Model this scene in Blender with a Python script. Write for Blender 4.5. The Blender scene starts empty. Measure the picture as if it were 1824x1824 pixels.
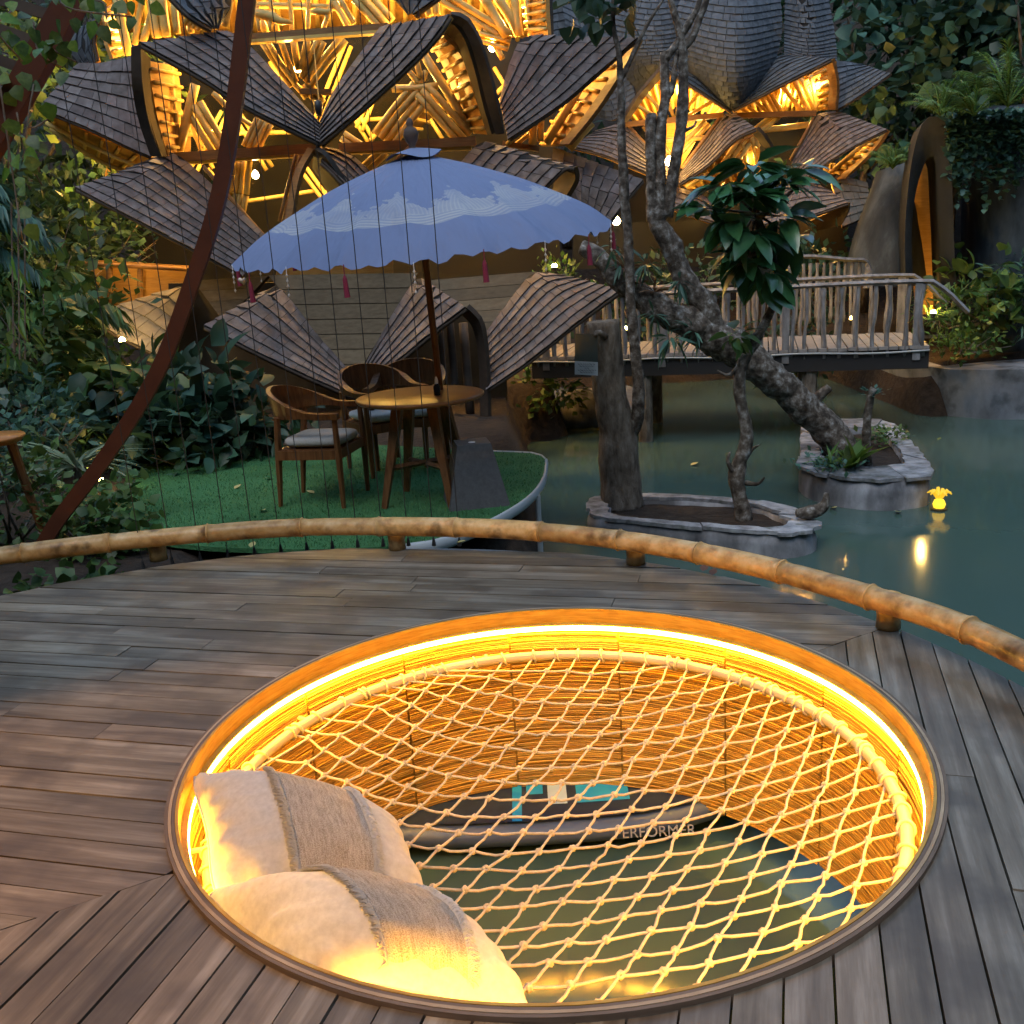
import bpy, math, random
import numpy as np
from mathutils import Vector, Matrix, noise as mnoise
random.seed(7); rng = np.random.default_rng(11)
SC = bpy.context.scene; COL = SC.collection
PI = math.pi
# ------------------------------------------------------------------ camera
CAMZ, FPX, PITCH, ROLL = 1.5, 1750.0, math.radians(15.3), math.radians(3.5)
_f = np.array([0, math.cos(PITCH), -math.sin(PITCH)]); _u = np.array([0, math.sin(PITCH), math.cos(PITCH)]); _r = np.array([1., 0, 0])
CR = _r*math.cos(ROLL)-_u*math.sin(ROLL); CU = _u*math.cos(ROLL)+_r*math.sin(ROLL); CF = _f
CC = np.array([0, 0, CAMZ])
cd = bpy.data.cameras.new('camera'); cam = bpy.data.objects.new('camera', cd); COL.objects.link(cam)
cd.sensor_width = 36; cd.lens = FPX/1824*36; cd.clip_start = .05; cd.clip_end = 500
cam.matrix_world = Matrix(((CR[0], CU[0], -CF[0], 0), (CR[1], CU[1], -CF[1], 0), (CR[2], CU[2], -CF[2], CAMZ), (0, 0, 0, 1)))
SC.camera = cam
# ------------------------------------------------------------------ sky, sun, exposure
SUN_EL, SUN_ROT = math.radians(9), math.radians(200)
wd = bpy.data.worlds.new('World'); SC.world = wd; wd.use_nodes = True
wn = wd.node_tree.nodes; bg = wn['Background']; sky = wn.new('ShaderNodeTexSky')
sky.sky_type = 'NISHITA'; sky.sun_disc = False; sky.sun_elevation = SUN_EL; sky.sun_rotation = SUN_ROT
sky.air_density = 1.0; sky.dust_density = 0.4; sky.ozone_density = 1.5
wd.node_tree.links.new(sky.outputs[0], bg.inputs[0]); bg.inputs[1].default_value = 0.14
sl = bpy.data.lights.new('sun', 'SUN'); sl.energy = 0.25; sl.angle = math.radians(30); sl.color = (1, .93, .85)
so = bpy.data.objects.new('sun', sl); COL.objects.link(so)
_az = SUN_ROT; so.rotation_euler = (PI/2-SUN_EL-.9, 0, PI-_az)
vs = SC.view_settings; vs.view_transform = 'Standard'; vs.look = 'None'; vs.exposure = 2.35; vs.gamma = 1
SC.cycles.use_denoising = True; SC.cycles.max_bounces = 5; SC.cycles.diffuse_bounces = 2; SC.cycles.glossy_bounces = 2; SC.cycles.transparent_max_bounces = 6; SC.cycles.use_adaptive_sampling = True; SC.cycles.adaptive_threshold = .05; SC.cycles.sample_clamp_indirect = 6
SC.cycles.caustics_reflective = False; SC.cycles.caustics_refractive = False
def add_uv(o, U):
    uv = o.data.uv_layers.new(name='UVMap'); idx = np.zeros(len(o.data.loops), int); o.data.loops.foreach_get('vertex_index', idx)
    uv.data.foreach_set('uv', np.asarray(U, float)[idx].ravel())
# ------------------------------------------------------------------ helpers
def ray(x, y): return CF+CR*((x-912)/FPX)+CU*((912-y)/FPX)
def AZ(x, y, z): d = ray(x, y); return CC+d*((z-CAMZ)/d[2])
def AY(x, y, Y): d = ray(x, y); return CC+d*(Y/d[1])
def nrm(v): v = np.asarray(v, float); return v/(np.linalg.norm(v)+1e-12)
W = {}
class MB:
    def __init__(s): s.v = []; s.f = []; s.n = 0
    def add(s, v, f):
        b = s.n; s.v.append(np.asarray(v, float).reshape(-1, 3)); s.n += len(s.v[-1]); s.f += [tuple(i+b for i in q) for q in f]; return s
    def box(s, c, h, R=None, ta=1., tb=1.):
        c = np.asarray(c, float); P = []
        for z in (-1, 1):
            k = tb if z > 0 else ta
            for x, y in ((-1, -1), (1, -1), (1, 1), (-1, 1)): P.append((x*h[0]*k, y*h[1]*k, z*h[2]))
        P = np.array(P)
        if R is not None: P = P@np.asarray(R, float)   # rows of R = axes
        return s.add(P+c, [(3, 2, 1, 0), (4, 5, 6, 7), (0, 1, 5, 4), (1, 2, 6, 5), (2, 3, 7, 6), (3, 0, 4, 7)])
    def tube(s, pts, r, n=8, cap=True, closed=False, flat=None, up=None):
        P = np.asarray(pts, float); m = len(P); r = np.broadcast_to(np.asarray(r, float), (m,))
        T = np.roll(P, -1, 0)-np.roll(P, 1, 0) if closed else np.gradient(P, axis=0)
        T = T/(np.linalg.norm(T, axis=1, keepdims=True)+1e-12)
        u = np.asarray(up, float) if up is not None else (np.array([0, 0, 1.]) if abs(T[0][2]) < .9 else np.array([1., 0, 0]))
        a = np.linspace(0, 2*PI, n, endpoint=False); V = []
        for i in range(m):
            if up is not None: u = np.asarray(up, float)
            x = nrm(np.cross(T[i], u)); u2 = nrm(np.cross(x, T[i])); u = u2
            fx, fy = flat if flat else (1, 1)
            V.append(P[i]+r[i]*(np.cos(a)[:, None]*x*fx+np.sin(a)[:, None]*u2*fy))
        F = []
        for i in range(m if closed else m-1):
            j = (i+1) % m
            for k in range(n): F.append((i*n+k, i*n+(k+1) % n, j*n+(k+1) % n, j*n+k))
        if cap and not closed: F += [tuple(range(n))[::-1], tuple(range((m-1)*n, m*n))]
        return s.add(np.concatenate(V), F)
    def grid(s, P, flip=False, closed_u=False):
        P = np.asarray(P, float); a, b = P.shape[:2]; F = []
        for i in range(a if closed_u else a-1):
            for j in range(b-1):
                i2 = (i+1) % a; q = (i*b+j, i2*b+j, i2*b+j+1, i*b+j+1); F.append(q[::-1] if flip else q)
        return s.add(P.reshape(-1, 3), F)
    def slab(s, P, N, t):                       # a grid with thickness t against its normal N (same shape as P)
        P = np.asarray(P, float); a, b = P.shape[:2]; Q = P-np.asarray(N)*t
        idx = lambda i, j: i*b+j
        F = []
        for i in range(a-1):
            for j in range(b-1):
                F.append((idx(i, j), idx(i+1, j), idx(i+1, j+1), idx(i, j+1)))
                F.append(tuple(a*b+k for k in (idx(i, j), idx(i, j+1), idx(i+1, j+1), idx(i+1, j))))
        e = [idx(i, 0) for i in range(a)]+[idx(a-1, j) for j in range(1, b)]+[idx(i, b-1) for i in range(a-2, -1, -1)]+[idx(0, j) for j in range(b-2, 0, -1)]
        for k in range(len(e)): p, q = e[k], e[(k+1) % len(e)]; F.append((q, p, p+a*b, q+a*b))
        return s.add(np.concatenate([P.reshape(-1, 3), Q.reshape(-1, 3)]), F)
    def lathe(s, prof, c=(0, 0, 0), n=24, ax=(0, 0, 1)):
        ax = nrm(ax); x = nrm(np.cross(ax, (0, 1, 0) if abs(ax[1]) < .9 else (1, 0, 0))); y = np.cross(ax, x); c = np.asarray(c, float)
        a = np.linspace(0, 2*PI, n, endpoint=False)
        P = np.array([[c+r*(math.cos(t)*x+math.sin(t)*y)+z*ax for (r, z) in prof] for t in a])
        s.grid(P, closed_u=True); return s
    def prism(s, poly, z0, z1):
        k = len(poly); V = [(p[0], p[1], z0) for p in poly]+[(p[0], p[1], z1) for p in poly]
        return s.add(V, [tuple(range(k))[::-1], tuple(range(k, 2*k))]+[(i, (i+1) % k, k+(i+1) % k, k+i) for i in range(k)])
    def build(s, name, mat, parent=None, smooth=False, local=False):
        me = bpy.data.meshes.new(name); V = np.concatenate(s.v) if s.v else np.zeros((0, 3))
        me.from_pydata(V.tolist(), [], s.f)
        if smooth: me.polygons.foreach_set('use_smooth', [True]*len(me.polygons))
        me.materials.append(mat); me.update(); return link(name, me, parent, local)
def link(name, me, parent=None, local=False, loc=None, rz=None):
    o = bpy.data.objects.new(name, me); COL.objects.link(o); w = np.zeros(3)
    if parent is not None:
        o.parent = parent
        if not local: w = -W.get(parent.name, np.zeros(3))
    o.location = w if loc is None else (np.asarray(loc)+w)
    W[o.name] = np.zeros(3)
    if rz is not None: o.rotation_euler = (0, 0, rz)
    return o
def tag(o, label=None, cat=None, group=None, kind=None):
    if label: o['label'] = label
    if cat: o['category'] = cat
    if group: o['group'] = group
    if kind: o['kind'] = kind
    return o
def thing(name, label, cat, loc=(0, 0, 0), group=None, kind=None, rz=None):
    o = bpy.data.objects.new(name, None); COL.objects.link(o); o.location = loc; o.empty_display_size = .2
    W[o.name] = np.asarray(loc, float)
    if rz is not None: o.rotation_euler = (0, 0, rz)
    return tag(o, label, cat, group, kind)
def copy_tree(o, parent=None):
    c = o.copy(); COL.objects.link(c); c.parent = parent; W[c.name] = W.get(o.name, np.zeros(3))
    for ch in o.children: copy_tree(ch, c)
    return c
def crv(pts, n=24):                              # Catmull-Rom through points, resampled evenly
    P = np.asarray(pts, float)
    if len(P) == 2: return P[0]+(P[1]-P[0])*np.linspace(0, 1, n)[:, None]
    Q = np.vstack([2*P[0]-P[1], P, 2*P[-1]-P[-2]]); out = []
    for i in range(1, len(Q)-2):
        for t in np.linspace(0, 1, 16, endpoint=False):
            a, b, c, d = Q[i-1:i+3]
            out.append(.5*((2*b)+(c-a)*t+(2*a-5*b+4*c-d)*t*t+(3*b-a-3*c+d)*t**3))
    out.append(P[-1]); out = np.array(out)
    L = np.r_[0, np.cumsum(np.linalg.norm(np.diff(out, axis=0), axis=1))]
    t = np.linspace(0, L[-1], n); return np.stack([np.interp(t, L, out[:, k]) for k in range(3)], 1)
# ------------------------------------------------------------------ materials
def nodes(name):
    m = bpy.data.materials.new(name); m.use_nodes = True; t = m.node_tree; return m, t, t.nodes['Principled BSDF'], t.links.new
def plain(name, col, rough=.5, metal=0, emit=None, es=0, spec=.5, trans=0, sss=0):
    m, t, b, L = nodes(name); b.inputs['Base Color'].default_value = (*col, 1); b.inputs['Roughness'].default_value = rough
    b.inputs['Metallic'].default_value = metal; b.inputs['Specular IOR Level'].default_value = spec; b.inputs['Transmission Weight'].default_value = trans
    if emit: b.inputs['Emission Color'].default_value = (*emit, 1); b.inputs['Emission Strength'].default_value = es
    return m
def rnd(t, L):
    N = t.nodes; g = N.new('ShaderNodeNewGeometry'); o = N.new('ShaderNodeObjectInfo'); a = N.new('ShaderNodeMath'); a.operation = 'ADD'
    L(g.outputs['Random Per Island'], a.inputs[0]); L(o.outputs['Random'], a.inputs[1])
    q = N.new('ShaderNodeMath'); q.operation = 'FRACT'; L(a.outputs[0], q.inputs[0]); return q.outputs[0]
def vary(name, cols, scale=4, stretch=(1, 1, 1), amp=.4, rough=.7, bump=.2, detail=6, spec=.3, hue=0, pos=None, rshift=True, coord='Object', dist=.01, blotch=None, trl=0, wave=None):
    """noise-mottled material; brightness varies piece by piece"""
    m, t, b, L = nodes(name); N = t.nodes; tc = N.new('ShaderNodeTexCoord'); mp = N.new('ShaderNodeMapping'); mp.inputs['Scale'].default_value = stretch
    R = rnd(t, L); src = tc.outputs[coord]
    if rshift:
        k = N.new('ShaderNodeMath'); k.operation = 'MULTIPLY'; k.inputs[1].default_value = 41.7; L(R, k.inputs[0])
        va = N.new('ShaderNodeVectorMath'); va.operation = 'ADD'; L(src, va.inputs[0]); L(k.outputs[0], va.inputs[1]); src = va.outputs[0]
    L(src, mp.inputs[0]); nz = N.new('ShaderNodeTexNoise'); nz.inputs['Scale'].default_value = scale; nz.inputs['Detail'].default_value = detail; nz.inputs['Roughness'].default_value = .62
    L(mp.outputs[0], nz.inputs['Vector'])
    cr = N.new('ShaderNodeValToRGB'); e = cr.color_ramp.elements; n = len(cols)
    pp = pos or list(np.linspace(.3, .7, n))
    e[0].position = pp[0]; e[0].color = (*cols[0], 1); e[1].position = pp[-1]; e[1].color = (*cols[-1], 1)
    for i in range(1, n-1): q = e.new(pp[i]); q.color = (*cols[i], 1)
    L(nz.outputs[0], cr.inputs[0]); out = cr.outputs[0]
    if blotch:                                    # (scale, lo, hi, colour, strength) stains of their own shape
        n2 = N.new('ShaderNodeTexNoise'); n2.inputs['Scale'].default_value = blotch[0]; n2.inputs['Detail'].default_value = 4; L(src, n2.inputs['Vector'])
        mr = N.new('ShaderNodeMapRange'); mr.inputs[1].default_value = blotch[1]; mr.inputs[2].default_value = blotch[2]; mr.inputs[4].default_value = blotch[4]; L(n2.outputs[0], mr.inputs[0])
        mx = N.new('ShaderNodeMixRGB'); mx.inputs[2].default_value = (*blotch[3], 1); L(mr.outputs[0], mx.inputs[0]); L(out, mx.inputs[1]); out = mx.outputs[0]
    hs = N.new('ShaderNodeHueSaturation'); mr = N.new('ShaderNodeMapRange'); mr.inputs[3].default_value = 1-amp; mr.inputs[4].default_value = 1+amp
    L(R, mr.inputs[0]); L(mr.outputs[0], hs.inputs['Value']); L(out, hs.inputs['Color'])
    if hue:
        m2 = N.new('ShaderNodeMath'); m2.operation = 'MULTIPLY'; m2.inputs[1].default_value = 7.31; L(R, m2.inputs[0]); f2 = N.new('ShaderNodeMath'); f2.operation = 'FRACT'; L(m2.outputs[0], f2.inputs[0])
        m3 = N.new('ShaderNodeMapRange'); m3.inputs[3].default_value = .5-hue; m3.inputs[4].default_value = .5+hue; L(f2.outputs[0], m3.inputs[0]); L(m3.outputs[0], hs.inputs['Hue'])
    L(hs.outputs[0], b.inputs['Base Color']); b.inputs['Roughness'].default_value = rough; b.inputs['Specular IOR Level'].default_value = spec
    if bump:
        bp = N.new('ShaderNodeBump'); bp.inputs['Strength'].default_value = bump; bp.inputs['Distance'].default_value = dist
        L(nz.outputs[0], bp.inputs['Height']); L(bp.outputs[0], b.inputs['Normal'])
    if trl:                                       # leaves and cloth let some light through
        tr = N.new('ShaderNodeBsdfTranslucent'); L(hs.outputs[0], tr.inputs[0]); mx = N.new('ShaderNodeMixShader'); mx.inputs[0].default_value = trl
        L(b.outputs[0], mx.inputs[1]); L(tr.outputs[0], mx.inputs[2]); L(mx.outputs[0], N['Material Output'].inputs[0])
    return m
MT = {}
MT['deck'] = vary('weathered_deck', [(.085, .06, .037), (.17, .132, .09), (.29, .245, .19)], 3.2, (.55, 7, 7), .24, .46, .3, hue=.004, blotch=(4.2, .47, .64, (.075, .054, .036), .7), dist=.004, spec=.5)
MT['ply'] = vary('plywood_edge', [(.30, .20, .12), (.46, .34, .22)], 6, (1, 1, 14), .3, .6, .2, rshift=False)
MT['plyd'] = vary('plywood_dark', [(.12, .085, .06), (.2, .14, .1)], 6, (1, 1, 14), .3, .6, .2, rshift=False)
MT['lining'] = vary('split_bamboo', [(.46, .22, .028), (.64, .34, .05), (.72, .45, .085)], 5, (2, 2, 26), .30, .42, .2, blotch=(2.2, .60, .74, (.12, .055, .012), .6), dist=.004)
MT['led'] = plain('led_tube', (1, .8, .4), .5, emit=(1, .50, .04), es=27)
MT['pipe'] = vary('ivory_pipe', [(.48, .38, .22), (.60, .50, .32)], 5, (1, 1, 1), .05, .35, .05)
MT['rope'] = vary('cotton_rope', [(.44, .36, .25), (.62, .53, .39)], 60, (1, 1, 1), .12, .8, .5, dist=.002)
MT['bamboo'] = vary('rail_bamboo', [(.32, .16, .055), (.56, .33, .12), (.68, .47, .24)], 4, (3, 3, 3), .2, .32, .2, blotch=(9, .55, .70, (.11, .055, .02), .85), dist=.003)
MT['linen'] = vary('white_linen', [(.50, .48, .45), (.62, .60, .57)], 60, (1, 1, 1), .04, .9, .25, trl=.12, dist=.002)
MT['woven0'] = vary('woven_panel', [(.24, .17, .115), (.40, .31, .225), (.52, .43, .33)], 75, (1, .25, .25), .1, .95, 1, dist=.006)
MT['boardtop'] = vary('board_navy', [(.012, .022, .05), (.02, .034, .075)], 20, rough=.6, bump=.1, amp=.05)
MT['boardteal'] = plain('board_teal', (.008, .26, .60), .6)
MT['boardpale'] = plain('board_pale', (.33, .46, .66), .6)
MT['boardside'] = plain('board_rail', (.08, .11, .18), .4)
MT['white'] = plain('white_paint', (.7, .7, .7), .5)
def woven_mat():
    m, t, b, L = nodes('woven_panel_cloth'); N = t.nodes; at = N.new('ShaderNodeUVMap'); at.uv_map = 'UVMap'; mp = N.new('ShaderNodeMapping'); mp.inputs['Scale'].default_value = (60, 9, 1); L(at.outputs[0], mp.inputs[0])
    nz = N.new('ShaderNodeTexNoise'); nz.inputs['Scale'].default_value = 1; nz.inputs['Detail'].default_value = 5; nz.inputs['Roughness'].default_value = .75; L(mp.outputs[0], nz.inputs['Vector'])
    m2 = N.new('ShaderNodeMapping'); m2.inputs['Scale'].default_value = (150, 190, 1); L(at.outputs[0], m2.inputs[0]); n2 = N.new('ShaderNodeTexNoise'); n2.inputs['Scale'].default_value = 1; L(m2.outputs[0], n2.inputs['Vector'])
    ad = N.new('ShaderNodeMath'); ad.operation = 'ADD'; L(nz.outputs[0], ad.inputs[0]); L(n2.outputs[0], ad.inputs[1])
    cr = N.new('ShaderNodeValToRGB'); e = cr.color_ramp.elements; e[0].position = .38; e[0].color = (.30, .235, .175, 1); e[1].position = .60; e[1].color = (.66, .59, .49, 1); hf = N.new('ShaderNodeMath'); hf.operation = 'MULTIPLY'; hf.inputs[1].default_value = .5; L(ad.outputs[0], hf.inputs[0]); L(hf.outputs[0], cr.inputs[0]); L(cr.outputs[0], b.inputs['Base Color'])
    b.inputs['Roughness'].default_value = .95; bp = N.new('ShaderNodeBump'); bp.inputs['Strength'].default_value = 1; bp.inputs['Distance'].default_value = .006; L(ad.outputs[0], bp.inputs['Height']); L(bp.outputs[0], b.inputs['Normal']); return m
MT['woven'] = woven_mat()
# ------------------------------------------------------------------ water
def water_mat():
    m, t, b, L = nodes('pond_water'); N = t.nodes
    b.inputs['Base Color'].default_value = (.062, .108, .092, 1); b.inputs['Roughness'].default_value = .10; b.inputs['IOR'].default_value = 1.4
    nz = N.new('ShaderNodeTexNoise'); nz.inputs['Scale'].default_value = 1.6; nz.inputs['Detail'].default_value = 3
    tc = N.new('ShaderNodeTexCoord'); mp = N.new('ShaderNodeMapping'); mp.inputs['Scale'].default_value = (1, .45, 1); L(tc.outputs['Object'], mp.inputs[0]); L(mp.outputs[0], nz.inputs['Vector'])
    bp = N.new('ShaderNodeBump'); bp.inputs['Strength'].default_value = .16; bp.inputs['Distance'].default_value = .02; L(nz.outputs[0], bp.inputs['Height']); L(bp.outputs[0], b.inputs['Normal'])
    return m
WZ = -.95
tag(MB().add([(-12, -6, WZ), (30, -6, WZ), (30, 30, WZ), (-12, 30, WZ)], [(0, 1, 2, 3)]).build('pond_water', water_mat()), 'still murky teal pond water around the deck and planters', kind='structure')
# ------------------------------------------------------------------ deck of planks with a round pit
H = np.array([.07, 2.75]); HR = 1.098; DC = np.array([-1.0, 2.25]); DR = 2.72
deck = thing('deck', 'round timber deck of weathered grey brown planks around the net pit', None, (DC[0], DC[1], 0), kind='structure')
SEAM = math.radians(29); sn = np.array([-math.sin(SEAM), math.cos(SEAM)])
def field(ang, w, side, gap=.0055):
    d = np.array([math.cos(ang), math.sin(ang)]); n = np.array([-d[1], d[0]]); S = np.linspace(0, 1, 6)
    c0 = DC@n
    for k in range(int((c0-DR)/w)-1, int((c0+DR)/w)+2):
        aa = k*w+gap/2+(w-gap)*S; A = []; B = []; ok = True
        iv = []
        for a in aa:
            q = DR**2-(a-c0)**2
            if q <= 0.0025: iv = None; break
            lo, hi = DC@d-math.sqrt(q), DC@d+math.sqrt(q)
            den = side*(sn@d); num = side*(sn@(n*a-H))          # side*sn.(d t + n a - H) >= 0
            t0 = -num/den
            if den > 0: lo = max(lo, t0+.002)
            else: hi = min(hi, t0-.002)
            h0 = H@n; hq = (HR+.036)**2-(a-h0)**2; hc = H@d
            hh = (hc-math.sqrt(hq), hc+math.sqrt(hq)) if hq > 0 else None
            iv.append((lo, hi, hh))
        if not iv: continue
        hitany = any(x[2] for x in iv); segs = []
        if hitany:
            hc = H@d
            segs = [([x[0] for x in iv], [min(x[1], x[2][0] if x[2] else hc) for x in iv]), ([max(x[0], x[2][1] if x[2] else hc+.003) for x in iv], [x[1] for x in iv])]
        else: segs = [([x[0] for x in iv], [x[1] for x in iv])]
        for lo, hi in segs:
            lo = np.array(lo); hi = np.array(hi)
            if (hi-lo).max() < .03: continue
            hi = np.maximum(hi, lo+.002)
            cuts = []; t = lo.max()+random.uniform(.5, 1.7)
            while t < hi.min()-.3: cuts.append(t); t += random.uniform(1.1, 2.2)
            E_ = [lo]+[np.full(6, c) for c in cuts]+[hi]
            for i in range(len(E_)-1):
                a0 = E_[i]+(.0015 if i else 0); a1 = E_[i+1]-(.0015 if i < len(E_)-2 else 0)
                tm = (a0.mean()+a1.mean())/2; am = aa.mean()
                poly = [(a0[j]-tm, aa[j]-am) for j in range(6)][::-1]+[(a1[j]-tm, aa[j]-am) for j in range(6)]
                dz = random.uniform(-.003, .002)
                me = MB().prism(poly[::-1], -.028+dz, dz)
                m_ = bpy.data.meshes.new('plank'); m_.from_pydata(np.concatenate(me.v).tolist(), [], me.f); m_.materials.append(MT['deck'])
                p = d*tm+n*am; link('plank', m_, deck, loc=(p[0], p[1], 0), rz=ang+random.uniform(-.0012, .0012))
field(math.radians(-15), .104, 1); field(math.radians(73.5), .100, -1)
tt = np.linspace(0, 2*PI, 121)[:-1]
def ring(c, r, z, n=120): a = np.linspace(0, 2*PI, n, endpoint=False); return np.stack([c[0]+r*np.cos(a), c[1]+r*np.sin(a), np.full(n, z)], 1)
MB().tube(ring(DC, DR+.012, -.03), .012, 6, closed=True).build('edge_trim', plain('edge_metal', (.30, .31, .33), .45), deck, True)
MB().grid(np.stack([ring(DC, DR-.03, -.035), ring(DC, DR-.03, -.2)], 1), closed_u=True).build('fascia', plain('fascia_dark', (.05, .035, .028), .8), deck)
for k in range(7):                               # joists under the planks keep the gaps dark
    x = DC[0]-2.4+.8*k; L_ = math.sqrt(max(.1, DR**2-(x-DC[0])**2))-.1
    for y0, y1 in ((DC[1]-L_, H[1]-HR-.1), (H[1]+HR+.1, DC[1]+L_)) if abs(x-H[0]) < HR+.1 else ((DC[1]-L_, DC[1]+L_),):
        if y1-y0 > .1: MB().box((x, (y0+y1)/2, -.09), (.04, (y1-y0)/2, .06)).build('joist', MT['plyd'], deck)
# ------------------------------------------------------------------ lined pit
pit = thing('net_pit', 'round pit in the deck lined with split bamboo and glowing led strip', 'pit', (H[0], H[1], WZ))
for i in range(4):                               # bent plywood layers of the rim
    r0 = HR+i*.0095; r1 = r0+.0085; zt = .016-(.0015 if i % 2 else 0)
    P = np.stack([ring(H, r0, -.035), ring(H, r0, zt), ring(H, r1, zt), ring(H, r1, -.035), ring(H, r0, -.035)], 1)
    MB().grid(P, flip=True, closed_u=True).build('rim_layer', MT['plyd'] if i % 2 else MT['ply' if i else 'lining'], pit, False)
lm = MB(); zs = -.085; seg = 15; da = 2*PI/seg
for kz in range(82):
    z1 = zs-kz*.009; 
    for sgm in range(seg):
        if random.random() < .015: continue
        off = (sgm*.37 % 1)*.007; jr = random.uniform(-.0025, .0025); nn = 7
        a = np.linspace(sgm*da+.004, (sgm+1)*da-.004, nn); tz = random.uniform(-.0025, .0025)
        P = []
        for q, (rr, zz) in enumerate(((.004, .0), (-.001, -.002), (-.001, -.0066), (.004, -.0088))):
            P.append(np.stack([H[0]+(HR-.004+rr+jr)*np.cos(a), H[1]+(HR-.004+rr+jr)*np.sin(a), z1-off+zz+np.linspace(-tz, tz, nn)], 1))
        lm.grid(np.array(P).transpose(1, 0, 2))
tag(lm.build('bamboo_lining', MT['lining'], pit, True), kind='stuff')
MB().grid(np.stack([ring(H, HR+.012, .0), ring(H, HR+.012, -.825)], 1), flip=True, closed_u=True).build('backing_wall', MT['lining'], pit)
MB().grid(np.stack([ring(H, HR+.002, -.02), ring(H, HR+.002, -.08)], 1), flip=True, closed_u=True).build('top_band', MT['lining'], pit)
P = np.stack([ring(H, HR+.004, -.046), ring(H, HR-.017, -.046), ring(H, HR-.017, -.052), ring(H, HR+.004, -.052)], 1); MB().grid(P, closed_u=True).build('cove_lip', MT['lining'], pit)
MB().tube(ring(H, HR-.010, -.064), .010, 8, closed=True).build('led_strip', MT['led'], pit, True)
# ------------------------------------------------------------------ rope net on its ring
RR, RZ = HR-.058, -.165
net = thing('rope_net', 'knotted cream rope net stretched over the glowing round pit', 'net', (H[0], H[1], RZ))
MB().tube(ring(H, RR, RZ), .0195, 10, closed=True).build('ring_pipe', MT['pipe'], net, True)
for k in range(8):
    a = k*PI/4+.2; c, s_ = math.cos(a), math.sin(a)
    MB().tube([(H[0]+(RR-.01)*c, H[1]+(RR-.01)*s_, RZ), (H[0]+(HR+.01)*c, H[1]+(HR+.01)*s_, RZ)], .009, 8).build('bracket', MT['pipe'], net)
def unit2(a, b, z): p, q = AZ(*a, z), AZ(*b, z); return nrm((q-p)[:2])
e1 = unit2((1207, 1520), (1506, 1503), -.28); e2 = unit2((1265, 1515), (1383, 1300), -.28)
S1, S2 = .104, .106; G = {}
def sag(x, y):
    r = math.hypot(x-H[0], y-H[1])/RR; return RZ-.008-.12*max(0, 1-r*r)
NR = 15
for i in range(-NR, NR+1):
    for j in range(-NR, NR+1):
        s_1 = i*S1+.02; p = H+e1*s_1+e2*(j*S2+(.30 if s_1 < 0 else .10)*s_1*s_1-.05); p = p+.010*np.array([mnoise.noise((i*.7, j*.7, 1)), mnoise.noise((i*.7, j*.7, 5))])+.004*rng.normal(size=2)
        r = np.linalg.norm(p-H)
        if r < RR-.055: G[i, j] = np.array([p[0], p[1], sag(p[0], p[1])+random.uniform(-.004, .004)])
def rimpt(p, dirn):                              # where a line leaving p meets the ring
    b = (p[:2]-H)@dirn; c = (p[:2]-H)@(p[:2]-H)-RR**2; t = -b+math.sqrt(max(0, b*b-c)); q = p[:2]+dirn*t; return np.array([q[0], q[1], RZ])
ends = []
for axis in (0, 1):
    for k in range(-NR, NR+1):
        ids = sorted([t for t in G if t[1-axis] == k], key=lambda t: t[axis])
        if not ids: continue
        pts = [G[t] for t in ids]; d = (e1, e2)[axis]; a = rimpt(pts[0], -d); b = rimpt(pts[-1], d); ends += [a, b]
        full = [a]+pts+[b]; out = []
        for q in range(len(full)-1):
            for u in (0, .33, .67): w = full[q]+(full[q+1]-full[q])*u; out.append(w+np.array([0, 0, -.004*math.sin(PI*u)])+rng.normal(size=3)*.0018)
        out.append(full[-1]); MB().tube(out, .0044, 6).build('rope_strand', MT['rope'], net, True)
for e in ends:                                   # lashings round the pipe
    rad = nrm(np.array([e[0]-H[0], e[1]-H[1], 0])); tg = np.array([-rad[1], rad[0], 0]); a = np.linspace(0, 2*PI, 12, endpoint=False)
    tw = .012*random.uniform(-1, 1)
    MB().tube([e+rad*.024*math.cos(x)+np.array([0, 0, .024*math.sin(x)])+tg*tw*math.sin(x) for x in a], .005, 5, closed=True).build('lashing', MT['rope'], net, True)
kn = MB()                                        # one knot: three small interlocked turns
for ax in ((1, .3, .2), (.2, 1, .3), (.4, -.5, 1)):
    ax = nrm(ax); x = nrm(np.cross(ax, (0, 0, 1))); y = np.cross(ax, x); a = np.linspace(0, 2*PI, 9, endpoint=False)
    kn.tube([x*.0078*math.cos(t)+y*.0078*math.sin(t) for t in a], .0050, 5, closed=True)
knm = None; near = sorted(G.values(), key=lambda p: np.linalg.norm(p-CC))
rest = MB(); kv = np.concatenate(kn.v)
for i, p in enumerate(near):
    if i < 300:
        if knm is None: o = kn.build('knot', MT['rope'], net, True); knm = o.data
        else: o = link('knot', knm, net)
        o.location = p-W[net.name]; o.rotation_euler = (random.uniform(0, 3), random.uniform(0, 3), random.uniform(0, 3))
    else: rest.add(kv+p, kn.f)
if rest.n: tag(rest.build('far_knots', MT['rope'], net, True), kind='stuff')
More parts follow.
